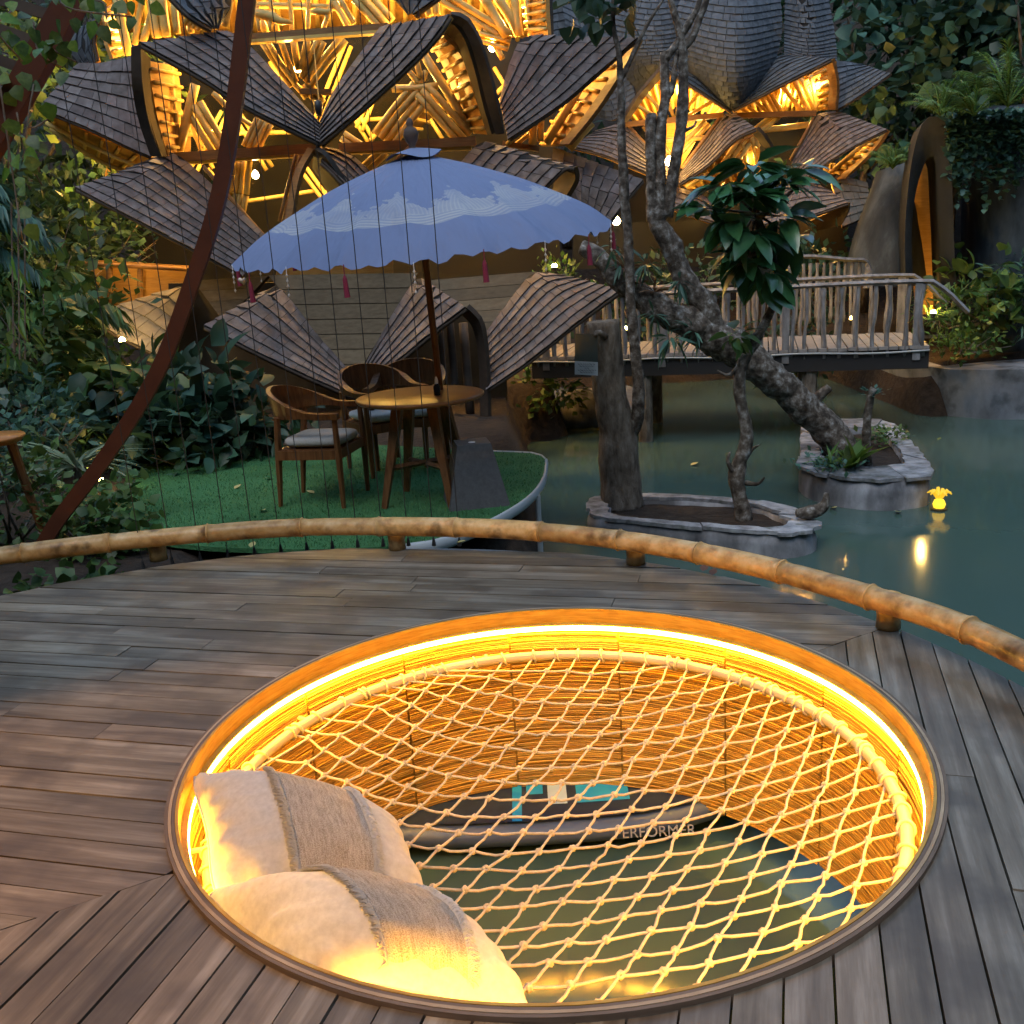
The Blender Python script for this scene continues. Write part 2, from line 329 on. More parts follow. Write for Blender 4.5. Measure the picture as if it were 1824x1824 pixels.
# ------------------------------------------------------------------ paddle board floating under the net
pb = thing('paddle_board', 'dark navy paddle board with teal stripes floating under the net', 'paddle board', (AZ(960, 1480, WZ+.08)))
bc = AZ(940, 1475, WZ+.09); bt = AZ(1330, 1455, WZ+.09); bd = nrm((bt-bc)*np.array([1, 1, 0])); bn = np.array([-bd[1], bd[0], 0]); bc = bc+bn*.24; bd0 = bd
bl = 1.02; P = []
for u in np.linspace(-1, 1, 33):
    wv = .33*(1-abs(u)**2.6)**.55+.002; row = []
    for a in np.linspace(0, 2*PI, 17)[:-1]:
        row.append(bc+bd*u*bl+bn*wv*np.sign(math.cos(a))*abs(math.cos(a))**.5+np.array([0, 0, .055*np.sign(math.sin(a))*abs(math.sin(a))**.6+.05*max(0, u-.5)]))
    P.append(row+[row[0]])
MB().grid(P).build('hull', MT['boardside'], pb, True)
def deckpatch(u0, u1, v0, v1, name, mat, dz=.060, sk=0):
    g = []
    for u in np.linspace(u0, u1, 9):
        wv = .33*(1-abs(u)**2.6)**.55*.86; g.append([bc+bd*(u+sk*v)*bl+bn*wv*v+np.array([0, 0, dz+.05*max(0, u-.5)]) for v in np.linspace(v0, v1, 5)])
    return MB().grid(g).build(name, mat, pb)
deckpatch(-.93, .93, -1, 1, 'deck_pad', MT['boardtop'])
for u0, u1, mt, v0 in ((-.06, -.02, 'boardteal', -1), (.0, .07, 'boardteal', -.3), (.09, .17, 'boardpale', -.6), (.21, .43, 'boardteal', -.6)): deckpatch(u0, u1, v0, .8, 'stripe', MT[mt], .0635, .0)
deckpatch(.44, .60, -.05, .5, 'stripe', MT['boardpale'], .0635, -.12)
def text(body, size, mat, parent, origin, xd, yd, name='lettering', ext=.001):
    c = bpy.data.curves.new(name, 'FONT'); c.body = body; c.size = size; c.extrude = ext; c.align_x = 'CENTER'; c.align_y = 'CENTER'
    tmp = bpy.data.objects.new('tmp', c); COL.objects.link(tmp); dg = bpy.context.evaluated_depsgraph_get(); me = bpy.data.meshes.new_from_object(tmp.evaluated_get(dg)); bpy.data.objects.remove(tmp)
    me.materials.clear(); me.materials.append(mat); o = bpy.data.objects.new(name, me); COL.objects.link(o); o.parent = parent
    x = Vector(nrm(xd)); z = x.cross(Vector(nrm(yd))).normalized(); y = z.cross(x); m = Matrix((x, y, z)).transposed().to_4x4()
    m.translation = Vector(np.asarray(origin)-W.get(parent.name, np.zeros(3))); o.matrix_local = m; return o
text('PERFORMER', .062, plain('board_print', (.45, .45, .45), .6), pb, bc+bd*.52-bn*.322+np.array([0, 0, .005]), bd, np.array([0, 0, 1])+bn*.25)
# ------------------------------------------------------------------ two cushions
def cushion(label, C4, thick, seed, bow=.05, grow=1.08):
    """C4: four corners TL, TR, BR, BL in world space (u from left to right, v from top to bottom)"""
    C4 = [np.asarray(c, float) for c in C4]; ce = sum(C4)/4; C4 = [ce+(c-ce)*grow for c in C4]
    pl = thing('cushion', label, 'cushion', (ce[0], ce[1], min(c[2] for c in C4)-.05), group='cushions in the net pit')
    X = (C4[1]+C4[2]-C4[0]-C4[3])/2; Yv = (C4[3]+C4[2]-C4[0]-C4[1])/2; N_ = nrm(np.cross(Yv, X)); N_ = N_ if N_[2] > 0 else -N_
    def S(u, v, side, lift=0):
        cu, cv = 2*u-1, 2*v-1; u2, v2 = .5+.5*cu*math.sqrt(1-.16*cv**4), .5+.5*cv*math.sqrt(1-.16*cu**4); p = (C4[0]*(1-u2)+C4[1]*u2)*(1-v2)+(C4[3]*(1-u2)+C4[2]*u2)*v2
        p = p+(ce-p)*bow*(math.sin(PI*u)*(1-math.sin(PI*v))+math.sin(PI*v)*(1-math.sin(PI*u)))*1.6
        h = max(0, (1-(2*u-1)**2)*(1-(2*v-1)**2))**.48*thick
        e = min(u, 1-u, v, 1-v); cz = math.exp(-(e/.10)**2)*min(1, e/.02)
        wr = .009*cz*math.sin(34*(u if min(v, 1-v) < min(u, 1-u) else v)+seed+4*mnoise.noise((u*3, v*3, seed)))
        wr += .012*mnoise.noise((u*3+seed, v*3, side*3.))*min(1, e/.15)+.007*abs(mnoise.noise((u*3+seed, v*9+seed, 4.)))*min(1, e/.1)
        return p+N_*((h+wr+lift)*side)
    n = 44; us = np.linspace(0, 1, n)
    MB().grid([[S(u, v, 1) for v in us] for u in us], flip=True).grid([[S(u, v, -1) for v in us] for u in us]).build('cover', MT['linen'], pl, True)
    u0, u1 = .37, .73; ws = np.linspace(u0, u1, 22); vv = np.linspace(.03, .97, 50)
    add_uv(MB().grid([[S(u, v, 1, .004) for v in vv] for i, u in enumerate(ws)], flip=True).build('woven_panel', MT['woven'], pl, True), [(u, v) for u in ws for v in vv])
    fr = MB()
    for uu, sgn in ((u0, -1), (u1, 1)):
        for k in range(900):
            v = random.uniform(.02, .98); p = S(uu, v, 1, .004); q = S(uu+sgn*random.uniform(.015, .05), v+random.uniform(-.02, .02), 1, random.uniform(.004, .016)); mid = (p+q)/2+N_*.006
            fr.tube([p, mid, q], [.0022, .0019, .001], 3, cap=False)
    tag(fr.build('fringe', MT['linen'], pl, True), kind='stuff')
    pm = MB()
    for v in (0., 1.): pm.tube([S(u, v, 1) for u in np.linspace(0.01, .99, 30)], .004, 5)
    for u in (0., 1.): pm.tube([S(u, v, 1) for v in np.linspace(0.01, .99, 30)], .004, 5)
    pm.build('seam_piping', MT['linen'], pl, True)
cushion('cream cushion farther back, leaning on the pit wall behind the other cushion', [AZ(345, 1380, -.01), AZ(700, 1460, -.14), AZ(770, 1628, -.20), AZ(388, 1604, -.08)], .16, 1.3, .06)
cushion('cream cushion nearest the rim with its corner fringe folded up', [AZ(352, 1602, -.04), AZ(815, 1655, -.17), AZ(955, 1812, -.13), AZ(530, 1730, -.02)], .165, 4.1, .06)
# ------------------------------------------------------------------ low bamboo railing along the deck edge
rl = thing('bamboo_railing', 'low curved bamboo pole rail on stub posts along the deck edge', 'railing', (DC[0], DC[1]+DR, 0))
rp = [AZ(*q, .135) for q in ((-150, 1008), (0, 990), (150, 972), (283, 958), (500, 941), (708, 938), (920, 944), (1133, 966), (1350, 1008), (1582, 1073), (1700, 1112), (1824, 1168), (1930, 1228))]
rp += [np.array([DC[0]+(DR-.05)*math.cos(a), DC[1]+(DR-.05)*math.sin(a), .135]) for a in (-.06, -.25, -.45, -.7, -.95)]
rc = crv(rp, 230); nodes_ = [0, 13, 24, 37, 50, 61, 72, 84, 95, 106, 117, 128, 139, 151, 163, 175, 187, 199, 211, 229]
for a in (-.2, -.62): b = (DC[0]+(DR-.05)*math.cos(a), DC[1]+(DR-.05)*math.sin(a), 0); MB().lathe([(0.001, 0), (.046, 0), (.044, .06), (.049, .08), (.044, .1), (.044, .135), (.001, .135)], b, 18).build('stub_post', MT['bamboo'], rl, True)
for a, b in zip(nodes_[:-1], nodes_[1:]):        # one bamboo internode after another
    q = rc[a:b+1]; k = len(q); r = np.full(k, .047)+random.uniform(-.002, .003); r[0] = r[-1] = r[0]+.003; r[1] -= .002
    MB().tube(q, r, 18).build('bamboo_internode', MT['bamboo'], rl, True)
    MB().tube([q[0]-(q[1]-q[0])*.12, q[0], q[0]+(q[1]-q[0])*.12], [.0485, .0535, .0485], 18).build('bamboo_node', MT['bamboo'], rl, True)
for px, py in ((283, 997), (708, 977), (1133, 1003), (1582, 1117), (-120, 1040)):
    b = AZ(px, py, 0); MB().lathe([(0.001, 0), (.046, 0), (.044, .04), (.046, .075), (.049, .08), (.044, .085), (.044, .135), (.001, .135)], b, 18).build('stub_post', MT['bamboo'], rl, True)
# ------------------------------------------------------------------ foliage tools
def leaf_t(n=3, wmax=.3, droop=.15, fold=.12, tipw=0., peak=.4):
    """leaf template along +x, length 1: (verts, faces)"""
    V = []; F = []
    for i in range(n+1):
        t = i/n; w = wmax*(math.sin(PI*t**(math.log(.5)/math.log(peak)))**.8 if 0 < t < 1 else 0)+(tipw if i in (0,) else 0); z = -droop*t*t
        V += [(t, -w, z+fold*w), (t, 0, z), (t, w, z+fold*w)]
    for i in range(n):
        a = i*3; F += [(a, a+1, a+4, a+3), (a+1, a+2, a+5, a+4)]
    return np.array(V, float), F
LT = {'small': leaf_t(2, .32, .1), 'big': leaf_t(5, .24, .25, .25), 'heart': leaf_t(4, .42, .15, .15, 0, .3), 'blade': leaf_t(5, .035, .55, .6), 'strip': leaf_t(3, .075, .35, .4), 'broad': leaf_t(4, .3, .35, .3)}
def scatter(mb, tmpl, P, D, size, up=None, spread=.35):
    """leaf copies at P pointing along D"""
    T, F = LT[tmpl] if isinstance(tmpl, str) else tmpl; D = np.asarray(D, float); n = len(D); P = np.broadcast_to(np.asarray(P, float), D.shape)
    D = D/(np.linalg.norm(D, axis=1, keepdims=True)+1e-9)
    U = (np.array([0, 0, 1.]) if up is None else np.asarray(up))+rng.normal(size=(n, 3))*spread
    X = np.cross(U, D); X /= np.linalg.norm(X, axis=1, keepdims=True)+1e-9; Z = np.cross(D, X)
    s = np.broadcast_to(np.asarray(size, float), (n,))[:, None, None]
    V = P[:, None]+s*(T[None, :, :1]*D[:, None]+T[None, :, 1:2]*X[:, None]+T[None, :, 2:]*Z[:, None])
    b = mb.n; k = len(T); mb.v.append(V.reshape(-1, 3)); mb.n += n*k
    FA = np.asarray(F); mb.f += (FA[None]+b+(np.arange(n)*k)[:, None, None]).reshape(-1, FA.shape[1]).tolist(); return mb
def leaf_parts(name, tmpl, P, D, size, mat, parent, up=None, spread=.35, smooth=True):
    """like scatter, but every leaf is an object of its own sharing one mesh"""
    T, F = LT[tmpl] if isinstance(tmpl, str) else tmpl; D = np.asarray(D, float); n = len(D); P = np.broadcast_to(np.asarray(P, float), D.shape); D = D/(np.linalg.norm(D, axis=1, keepdims=True)+1e-9)
    U = (np.array([0, 0, 1.]) if up is None else np.asarray(up))+rng.normal(size=(n, 3))*spread; X = np.cross(U, D); X /= np.linalg.norm(X, axis=1, keepdims=True)+1e-9; Z = np.cross(D, X); s = np.broadcast_to(np.asarray(size, float), (n,))
    me = bpy.data.meshes.new(name); me.from_pydata(T.tolist(), [], [tuple(f) for f in F]); me.polygons.foreach_set('use_smooth', [True]*len(me.polygons)); me.materials.append(mat)
    for i in range(n):
        o = link(name, me, parent); w = np.array(o.location); a, b, c = D[i]*s[i], X[i]*s[i]*random.uniform(.85, 1.15), Z[i]*s[i]; p = P[i]+w
        o.matrix_local = Matrix(((a[0], b[0], c[0], p[0]), (a[1], b[1], c[1], p[1]), (a[2], b[2], c[2], p[2]), (0, 0, 0, 1)))
def blob(c, r, n, shell=.5):
    d = rng.normal(size=(n, 3)); d /= np.linalg.norm(d, axis=1, keepdims=True); q = (shell+(1-shell)*rng.random(n))[:, None]
    return np.asarray(c)+d*q*np.asarray(r), d
def leafcols(name, a, b, amp=.45, hue=.03, rough=.45, spec=.4, trl=.25): return vary(name, [a, b], 3, (1, 1, 1), amp, rough, 0, 2, spec, hue, rshift=False, trl=trl)
MT['leaf'] = leafcols('leaf_green', (.045, .095, .022), (.10, .175, .045))
MT['leafd'] = leafcols('leaf_dark', (.02, .055, .03), (.05, .10, .052))
MT['leafb'] = leafcols('leaf_teal', (.04, .105, .075), (.085, .18, .12))
MT['leafy'] = leafcols('leaf_bright', (.07, .14, .02), (.13, .21, .03), trl=.4)
MT['fern'] = leafcols('fern_green', (.085, .17, .035), (.15, .25, .06), trl=.35)
MT['leafm'] = leafcols('leaf_glossy', (.03, .105, .04), (.055, .16, .06), .35, .02, .28, .6, .12)
MT['bark'] = vary('bark', [(.06, .044, .032), (.15, .12, .09), (.25, .21, .17)], 9, (2, 2, .8), .1, .9, .8, rshift=False, dist=.03)
MT['barkg'] = vary('lichen_bark', [(.035, .026, .019), (.11, .087, .066), (.22, .195, .165), (.44, .44, .42)], 15, (1, 1, 1), .08, .9, .8, rshift=False, pos=(.36, .5, .6, .72), dist=.02)
MT['stone'] = vary('rim_stone', [(.10, .10, .10), (.27, .27, .28), (.44, .44, .45)], 7, (1, 1, 1), .22, .85, .8, blotch=(9, .55, .7, (.09, .10, .07), .7), dist=.03)
MT['stoned'] = vary('wet_concrete', [(.07, .07, .075), (.19, .19, .20), (.44, .44, .46)], 2.2, (1, 1, .5), .1, .6, .4, rshift=False, pos=(.38, .52, .7), dist=.02)
MT['soil'] = vary('soil', [(.02, .014, .01), (.05, .035, .025)], 12, amp=0, rough=1, bump=.8, rshift=False, dist=.04)
# ------------------------------------------------------------------ terrain
def inbox(x, y, x0, x1, y0, y1): return max(x0-x, x-x1, y0-y, y-y1)
def ground_h(x, y):
    d = min(inbox(x, y, -1.55, 10.5, -5, 6.0), inbox(x, y, .35, 10.5, 4, 12.2), inbox(x, y, .9, 5.2, 8, 16.5))
    h = -.28+.5*max(0, min(1, (-2.5-x)/6))+max(0, y-20)*.8+.10*mnoise.noise((x*.6, y*.6, 0))
    h += max(0, -7-x)*1.0+max(0, -6-y)*1.4+max(0, x-11.5)*1.3  # unseen banks at the sides and rear, raised to block low sky light
    k = min(1, max(0, (d+.15)/.5)); k = k*k*(3-2*k); return -1.6*(1-k)+min(h, 20)*k
gx = np.r_[np.linspace(-45, -9, 13)[:-1], np.arange(-9, 10, .3), np.linspace(10, 50, 13)]; gy = np.r_[np.linspace(-40, -6, 18)[:-1], np.arange(-6, 22, .3), np.linspace(22, 70, 17)]
tag(MB().grid([[(x, y, ground_h(x, y)) for y in gy] for x in gx]).build('ground', MT['soil'], None, True), 'dark garden soil rising to a wooded slope behind the buildings', kind='structure')
# ------------------------------------------------------------------ green platform
PZ = -.2
MT['turf'] = vary('artificial_turf', [(.045, .15, .055), (.09, .25, .10)], 60, blotch=(2.2, .45, .65, (.035, .11, .04), .6), amp=.02, rough=.95, bump=.9, rshift=False, dist=.02, spec=.15)
op = [(973, 818), (968, 850), (942, 884), (890, 918), (830, 945), (760, 966), (640, 976), (500, 978), (330, 970), (225, 945), (190, 900), (215, 850), (300, 822), (440, 800), (600, 790), (860, 803), (950, 807)]
oc = crv([AZ(*q, PZ) for q in op]+[AZ(*op[0], PZ)], 72)[:-1]
pf = thing('turf_platform', 'low terrace covered in green artificial turf behind the bamboo rail', 'platform', (-1, 7.2, WZ))
MB().prism([p[:2] for p in oc][::-1], PZ-.03, PZ).build('turf', MT['turf'], pf)
gq = []
while len(gq) < 15000:
    p = AZ(rng.uniform(190, 975), rng.uniform(795, 978), PZ); x, y = p[0], p[1]; ins = False
    for i in range(len(oc)):
        a, b = oc[i-1], oc[i]
        if (a[1] > y) != (b[1] > y) and x < (b[0]-a[0])*(y-a[1])/(b[1]-a[1])+a[0]: ins = not ins
    if ins: gq.append(p)
gq = np.array(gq); gd = rng.normal(size=(15000, 3))*.5; gd[:, 2] = 1
bt0 = np.array([(0, -.09, 0), (0, .09, 0), (.6, .06, .02), (1, 0, .1), (.6, -.06, .02)])
tag(scatter(MB(), (bt0, [(0, 1, 2, 4)]), gq, gd, rng.uniform(.016, .030, 15000)).build('turf_blades', leafcols('turf_blade', (.045, .15, .05), (.10, .27, .10), .45, .02, .7, .2, .2), pf), kind='stuff')
MB().tube([p+np.array([0, 0, -.03]) for p in list(oc[-6:])+list(oc[:17])], .028, 8, flat=(.6, 1.4)).build('edge_band', plain('edge_white', (.42, .45, .46), .5), pf, True)
for px, py in ((957, 872), (790, 955)):
    b = AZ(px, py, PZ); MB().tube([(b[0], b[1], PZ-.04), (b[0], b[1], WZ-.3)], .02, 8).build('post', plain('post_grey', (.35, .37, .38), .5), pf)
# ------------------------------------------------------------------ table, chairs, umbrella
MT['teak'] = vary('teak', [(.085, .03, .011), (.17, .068, .024), (.23, .10, .038)], 5, (9, 9, .8), .12, .38, .1, rshift=False)
MT['teakt'] = vary('teak_top', [(.20, .08, .024), (.32, .14, .045)], 4, (2, 14, 2), .12, .33, .08, rshift=False)
MT['cush'] = vary('seat_linen', [(.42, .38, .33), (.55, .51, .46)], 70, amp=.05, rough=.9, bump=.2, dist=.003)
MT['cushw'] = vary('seat_white', [(.55, .55, .54), (.68, .68, .66)], 70, amp=.05, rough=.9, bump=.2, dist=.003)
TZ = PZ+.74; tcn = AZ(748, 703, TZ); tr = 113*tcn[1]*1.02/FPX
tb = thing('round_table', 'round teak table under the blue umbrella', 'table', (tcn[0], tcn[1], PZ))
MB().lathe([(.001, -.012), (tr-.05, -.012), (tr-.012, -.002), (tr, .012), (tr-.004, .022), (tr-.012, .026), (.001, .026)], tcn-np.array([0, 0, .026]), 56).build('table_top', MT['teakt'], tb, True)
for k in range(4):
    a = k*PI/2+.55; d = np.array([math.cos(a), math.sin(a), 0]); 
    MB().tube([tcn+d*.17+np.array([0, 0, -.04]), tcn+d*.23+np.array([0, 0, -.3]), tcn+d*.34+np.array([0, 0, -.74])], [.05, .042, .026], 4, up=(0, 0, 1)).build('leg', MT['teak'], tb)
for k in range(2):
    a = k*PI/2+.55; d = np.array([math.cos(a), math.sin(a), 0]); MB().tube([tcn-d*.28+np.array([0, 0, -.47]), tcn+d*.28+np.array([0, 0, -.47-.02*k])], .02, 4).build('stretcher', MT['teak'], tb)
bo = AZ(779, 704, TZ); bt_ = thing('sauce_bottle', 'small dark bottle with clear cap standing on the round table', 'bottle', bo)
MB().lathe([(.001, 0), (.022, 0), (.023, .01), (.023, .06), (.012, .075), (.012, .08)], bo, 16).build('bottle_body', plain('dark_glass', (.012, .008, .008), .15), bt_, True)
MB().lathe([(.013, .078), (.014, .1), (.006, .125), (.001, .126)], bo, 14).build('cap', plain('clear_cap', (.6, .6, .6), .2), bt_, True)
def make_chair(label, cm):
    t = thing('armchair', label, 'chair', (0, 0, 0), group='teak armchairs round the table')
    for sx in (-1, 1):
        MB().tube([(sx*.245, .22, 0), (sx*.25, .225, .36), (sx*.25, .22, .63)], [.017, .026, .02], 6).build('leg', MT['teak'], t, local=True)
        MB().tube([(sx*.20, -.27, 0), (sx*.21, -.235, .36), (sx*.235, -.20, .64)], [.017, .027, .024], 6).build('leg', MT['teak'], t, local=True)
        MB().box((sx*.235, 0, .375), (.014, .22, .032)).build('seat_rail', MT['teak'], t, local=True)
    for y in (-.225, .22): MB().box((0, y, .375), (.235, .014, .032)).build('seat_rail', MT['teak'], t, local=True)
    MB().box((0, 0, .400), (.235, .225, .012)).build('seat_board', MT['teak'], t, local=True)
    P = []
    for u in np.linspace(-1, 1, 37):
        a = -PI/2+u*PI*.5; au = abs(u)
        if au > .62: k = (au-.62)/.38; x = math.copysign(.27-.005*k, u); y = -.06+.32*k
        else: q = u/.62*PI/2; x = .27*math.sin(q); y = -.06-.24*math.cos(q)
        hb = .021+.085*max(0, math.cos(min(1, au/.72)*PI/2))**1.1; zc = .645+.075*max(0, math.cos(min(1, au/.8)*PI/2))
        nx, ny = nrm((x, y+.06)) if au <= .62 else (math.copysign(1, u), 0)
        th = .016+.012*(au > .55); tl = .02*hb/.1
        P.append([(x-nx*th, y-ny*th, zc-hb*.75), (x+nx*(th-tl), y+ny*(th-tl), zc-hb), (x+nx*(th+tl), y+ny*(th+tl), zc+hb), (x-nx*(th-tl), y-ny*(th-tl), zc+hb), (x-nx*th, y-ny*th, zc-hb*.75)])
    m = MB().grid(P, flip=True); m.add(P[0][:4], [(0, 1, 2, 3)]); m.add(P[-1][:4], [(3, 2, 1, 0)]); m.build('backrest', MT['teak'], t, local=True)
    g = []
    for v in np.linspace(-PI/2, PI/2, 11):
        g.append([(.225*np.sign(math.cos(a))*abs(math.cos(a))**.35*abs(math.cos(v))**.35, .215*np.sign(math.sin(a))*abs(math.sin(a))**.35*abs(math.cos(v))**.35+.01, .452+.040*np.sign(math.sin(v))*abs(math.sin(v))**.7+.008*math.cos(a)*math.cos(v)) for a in np.linspace(0, 2*PI, 33)])
    MB().grid(np.array(g).transpose(1, 0, 2)).build('seat_cushion', cm, t, True, local=True); return t
def rot_to(o, p, ang): o.location = p; o.rotation_euler = (0, 0, ang)
nb, nf, fb, ff = [AZ(*q, PZ) for q in ((506, 906), (621, 904), (524, 886), (645, 871))]
c1 = make_chair('teak armchair with beige seat, left of the table and facing it', MT['cush']); d1 = nf-nb
rot_to(c1, (nb+nf+fb+ff)/4+np.array([.03, .03, 0]), math.atan2(d1[1], d1[0])-PI/2-.05)
c2 = make_chair('teak armchair with white seat, behind the table on the left', MT['cushw']); rot_to(c2, AZ(690, 835, PZ), math.radians(215))
c3 = make_chair('teak armchair with white seat, behind the table nearest the umbrella pole', MT['cushw']); rot_to(c3, AZ(738, 826, PZ), math.radians(172))
# umbrella
ub = AZ(790, 692, TZ); ub0 = np.array([ub[0], ub[1], PZ]); apx = AY(736, 272, ub[1]-.12)
um = thing('garden_umbrella', 'large faded blue umbrella with pale printed border and red tassels', 'umbrella', ub0)
ax = nrm(apx-ub0); ax = nrm(ax+np.array([-.012, -.03, 0]))
MB().tube([ub0, ub0+(apx-ub0)*.5, apx], .024, 12).build('pole', MT['teak'], um, True)
fin = apx+(apx-ub0)/np.linalg.norm(apx-ub0)*.0
MB().lathe([(.001, 0), (.03, .0), (.026, .03), (.018, .04), (.04, .075), (.052, .11), (.04, .145), (.018, .16), (.024, .175), (.02, .2), (.001, .215)], fin, 16, ax).build('finial', vary('finial_wood', [(.07, .05, .04), (.14, .1, .08)], 9, amp=.1), um, True)
ux = nrm(np.cross((0, 1, 0), ax)); uy = np.cross(ax, ux); UR = 1.27; UHh = .54; NRIB = 20
def canopy(s, a, out=0.):
    k = (a/(2*PI)*NRIB) % 1; w = math.sin(PI*k)
    r = UR*s*(1-.03*w*s); z = -UHh*(.62*s+.38*s**2.4)-.03*w*s*s+.0
    z += .012*mnoise.noise((s*4, math.cos(a)*3, math.sin(a)*3))*s
    if s > .9: z -= .025*(s-.9)/.1*(1-.7*w)+.016*math.sin(a*47)*(s-.9)/.1+.02*mnoise.noise((a*9, 2, 0))*(s-.9)/.1
    return apx+ux*(math.cos(a)*r)+uy*(math.sin(a)*r)+ax*(z+out)
ss = np.r_[.02, np.linspace(.08, .88, 16), .92, .96, 1.0]; aa_ = np.linspace(0, 2*PI, NRIB*8, endpoint=False)
def canopy_mat():
    m, t, b, L = nodes('umbrella_cloth'); N = t.nodes
    at = N.new('ShaderNodeUVMap'); at.uv_map = 'UVMap'; sp = N.new('ShaderNodeSeparateXYZ'); L(at.outputs[0], sp.inputs[0]); uo, so_ = sp.outputs[0], sp.outputs[1]
    def mth(op, a, bb=None):
        n = N.new('ShaderNodeMath'); n.operation = op
        for i, x in enumerate((a, bb)):
            if x is None: continue
            if isinstance(x, (int, float)): n.inputs[i].default_value = x
            else: L(x, n.inputs[i])
        return n.outputs[0]
    nz = N.new('ShaderNodeTexNoise'); nz.inputs['Scale'].default_value = 1.; nz.inputs['Detail'].default_value = 4
    mp = N.new('ShaderNodeMapping'); mp.inputs['Scale'].default_value = (70, 22, 1); L(at.outputs[0], mp.inputs[0]); L(mp.outputs[0], nz.inputs['Vector'])
    tri = mth('ABSOLUTE', mth('SUBTRACT', mth('FRACT', mth('MULTIPLY', uo, 13.)), .5))                  # 0 at motif centre
    top = mth('SUBTRACT', .67, mth('MULTIPLY', mth('POWER', mth('SUBTRACT', 1, mth('MULTIPLY', tri, 2)), 1.6), .16))
    top = mth('ADD', top, mth('MULTIPLY', mth('SUBTRACT', nz.outputs[0], .5), .30))
    fl = mth('MULTIPLY', mth('GREATER_THAN', so_, top), mth('LESS_THAN', so_, .72))
    wv = mth('SINE', mth('ADD', mth('MULTIPLY', so_, 330), mth('MULTIPLY', mth('SINE', mth('MULTIPLY', uo, 2*PI*13)), 5)))
    pet = mth('SINE', mth('MULTIPLY', mth('ADD', mth('MULTIPLY', mth('SUBTRACT', so_, .72), mth('SUBTRACT', so_, .72)), mth('MULTIPLY', tri, .12)), 900))
    bd_ = mth('MULTIPLY', mth('GREATER_THAN', so_, .72), mth('LESS_THAN', so_, mth('ADD', .77, mth('MULTIPLY', tri, .05))))
    msk = mth('ADD', mth('MULTIPLY', fl, mth('ADD', .62, mth('MULTIPLY', mth('GREATER_THAN', pet, .3), .22))), mth('MULTIPLY', bd_, mth('ADD', .45, mth('MULTIPLY', mth('GREATER_THAN', wv, 0), .4))))
    fade = N.new('ShaderNodeTexNoise'); fade.inputs['Scale'].default_value = 7; L(at.outputs[0], fade.inputs['Vector'])
    msk = mth('MULTIPLY', msk, mth('ADD', -.1, mth('MULTIPLY', fade.outputs[0], 1.5)))
    mx = N.new('ShaderNodeMixRGB'); mx.inputs[1].default_value = (.175, .215, .345, 1); mx.inputs[2].default_value = (.46, .46, .45, 1); L(msk, mx.inputs[0])
    L(mx.outputs[0], b.inputs['Base Color']); b.inputs['Roughness'].default_value = .85; b.inputs['Specular IOR Level'].default_value = .15
    wn_ = N.new('ShaderNodeTexNoise'); wn_.inputs['Scale'].default_value = 3; mp2 = N.new('ShaderNodeMapping'); mp2.inputs['Scale'].default_value = (22, 1.6, 1); L(at.outputs[0], mp2.inputs[0]); L(mp2.outputs[0], wn_.inputs['Vector'])
    bp = N.new('ShaderNodeBump'); bp.inputs['Strength'].default_value = .6; bp.inputs['Distance'].default_value = .04; L(wn_.outputs[0], bp.inputs['Height']); L(bp.outputs[0], b.inputs['Normal'])
    return m
MT['canopy'] = canopy_mat()
co = MB().grid([[canopy(s, a) for s in ss] for a in list(aa_)+[2*PI-1e-6]]).build('canopy', MT['canopy'], um, True)
add_uv(co, [(a/(2*PI), s) for a in list(aa_)+[2*PI] for s in ss])
cp = MB().grid([[canopy(.012+.135*q, a, .035+.02*q*math.cos(3*a)+.0) for q in (0, .5, 1)] for a in np.linspace(0, 2*PI, 33)]).build('vent_cap', plain('cap_cloth', (.17, .21, .34), .85), um, True)
for k in range(NRIB):
    a = 2*PI*k/NRIB; MB().tube([canopy(s, a, -.012) for s in (.03, .3, .6, .88)], .007, 5).build('rib', MT['teak'], um)
    c = apx-ax*(UHh*.62); MB().tube([c+nrm(canopy(.5, a)-apx)*.02, canopy(.52, a, -.02)], .005, 5).build('strut', MT['teak'], um)
MT['tass'] = plain('tassel_red', (.22, .02, .05), .9); MT['bead'] = plain('glass_bead', (.6, .55, .5), .1, spec=.8)
for k in range(NRIB):
    p = canopy(1, 2*PI*k/NRIB+.01)
    if k % 2 == 0:
        MB().tube([p+np.array([0, 0, .01]), p+np.array([0, 0, -.05])], .003, 5).tube([p+np.array([0, 0, -.05]), p+np.array([0, 0, -.07]), p+np.array([.004, 0, -.17])], [.006, .013, .017], 8).build('tassel', MT['tass'], um)
    else:
        m = MB().tube([p+np.array([0, 0, .01]), p+np.array([0, 0, -.15])], .002, 4)
        for q in (.04, .07, .1, .15): m.lathe([(.001, -.012), (.009, 0), (.001, .012)], p-np.array([0, 0, q]), 8)
        m.build('bead_string', MT['bead'], um, True)
hp = AY(433, 500, canopy(1, PI*1.05)[1]); ho = thing('heart_ornament', 'clear glass heart hanging from the left edge of the umbrella', 'ornament', hp)
MB().tube([hp+np.array([0, 0, .09]), hp+np.array([0, 0, .03])], .0022, 5).build('string', MT['bead'], ho)
hv = [(.034*1.0*math.sin(t)**3, .028*(13*math.cos(t)-5*math.cos(2*t)-2*math.cos(3*t)-math.cos(4*t))/16) for t in np.linspace(0, 2*PI, 25)[:-1]]
g = [[hp+np.array([x*k, dy, z*k-.0]) for k, dy in ((.02, -.016), (.6, -.013), (1, 0), (.6, .013), (.02, .016))] for x, z in hv]
MB().grid(g, closed_u=True).build('heart', plain('heart_glass', (.75, .62, .5), .08, spec=.9), ho, True)
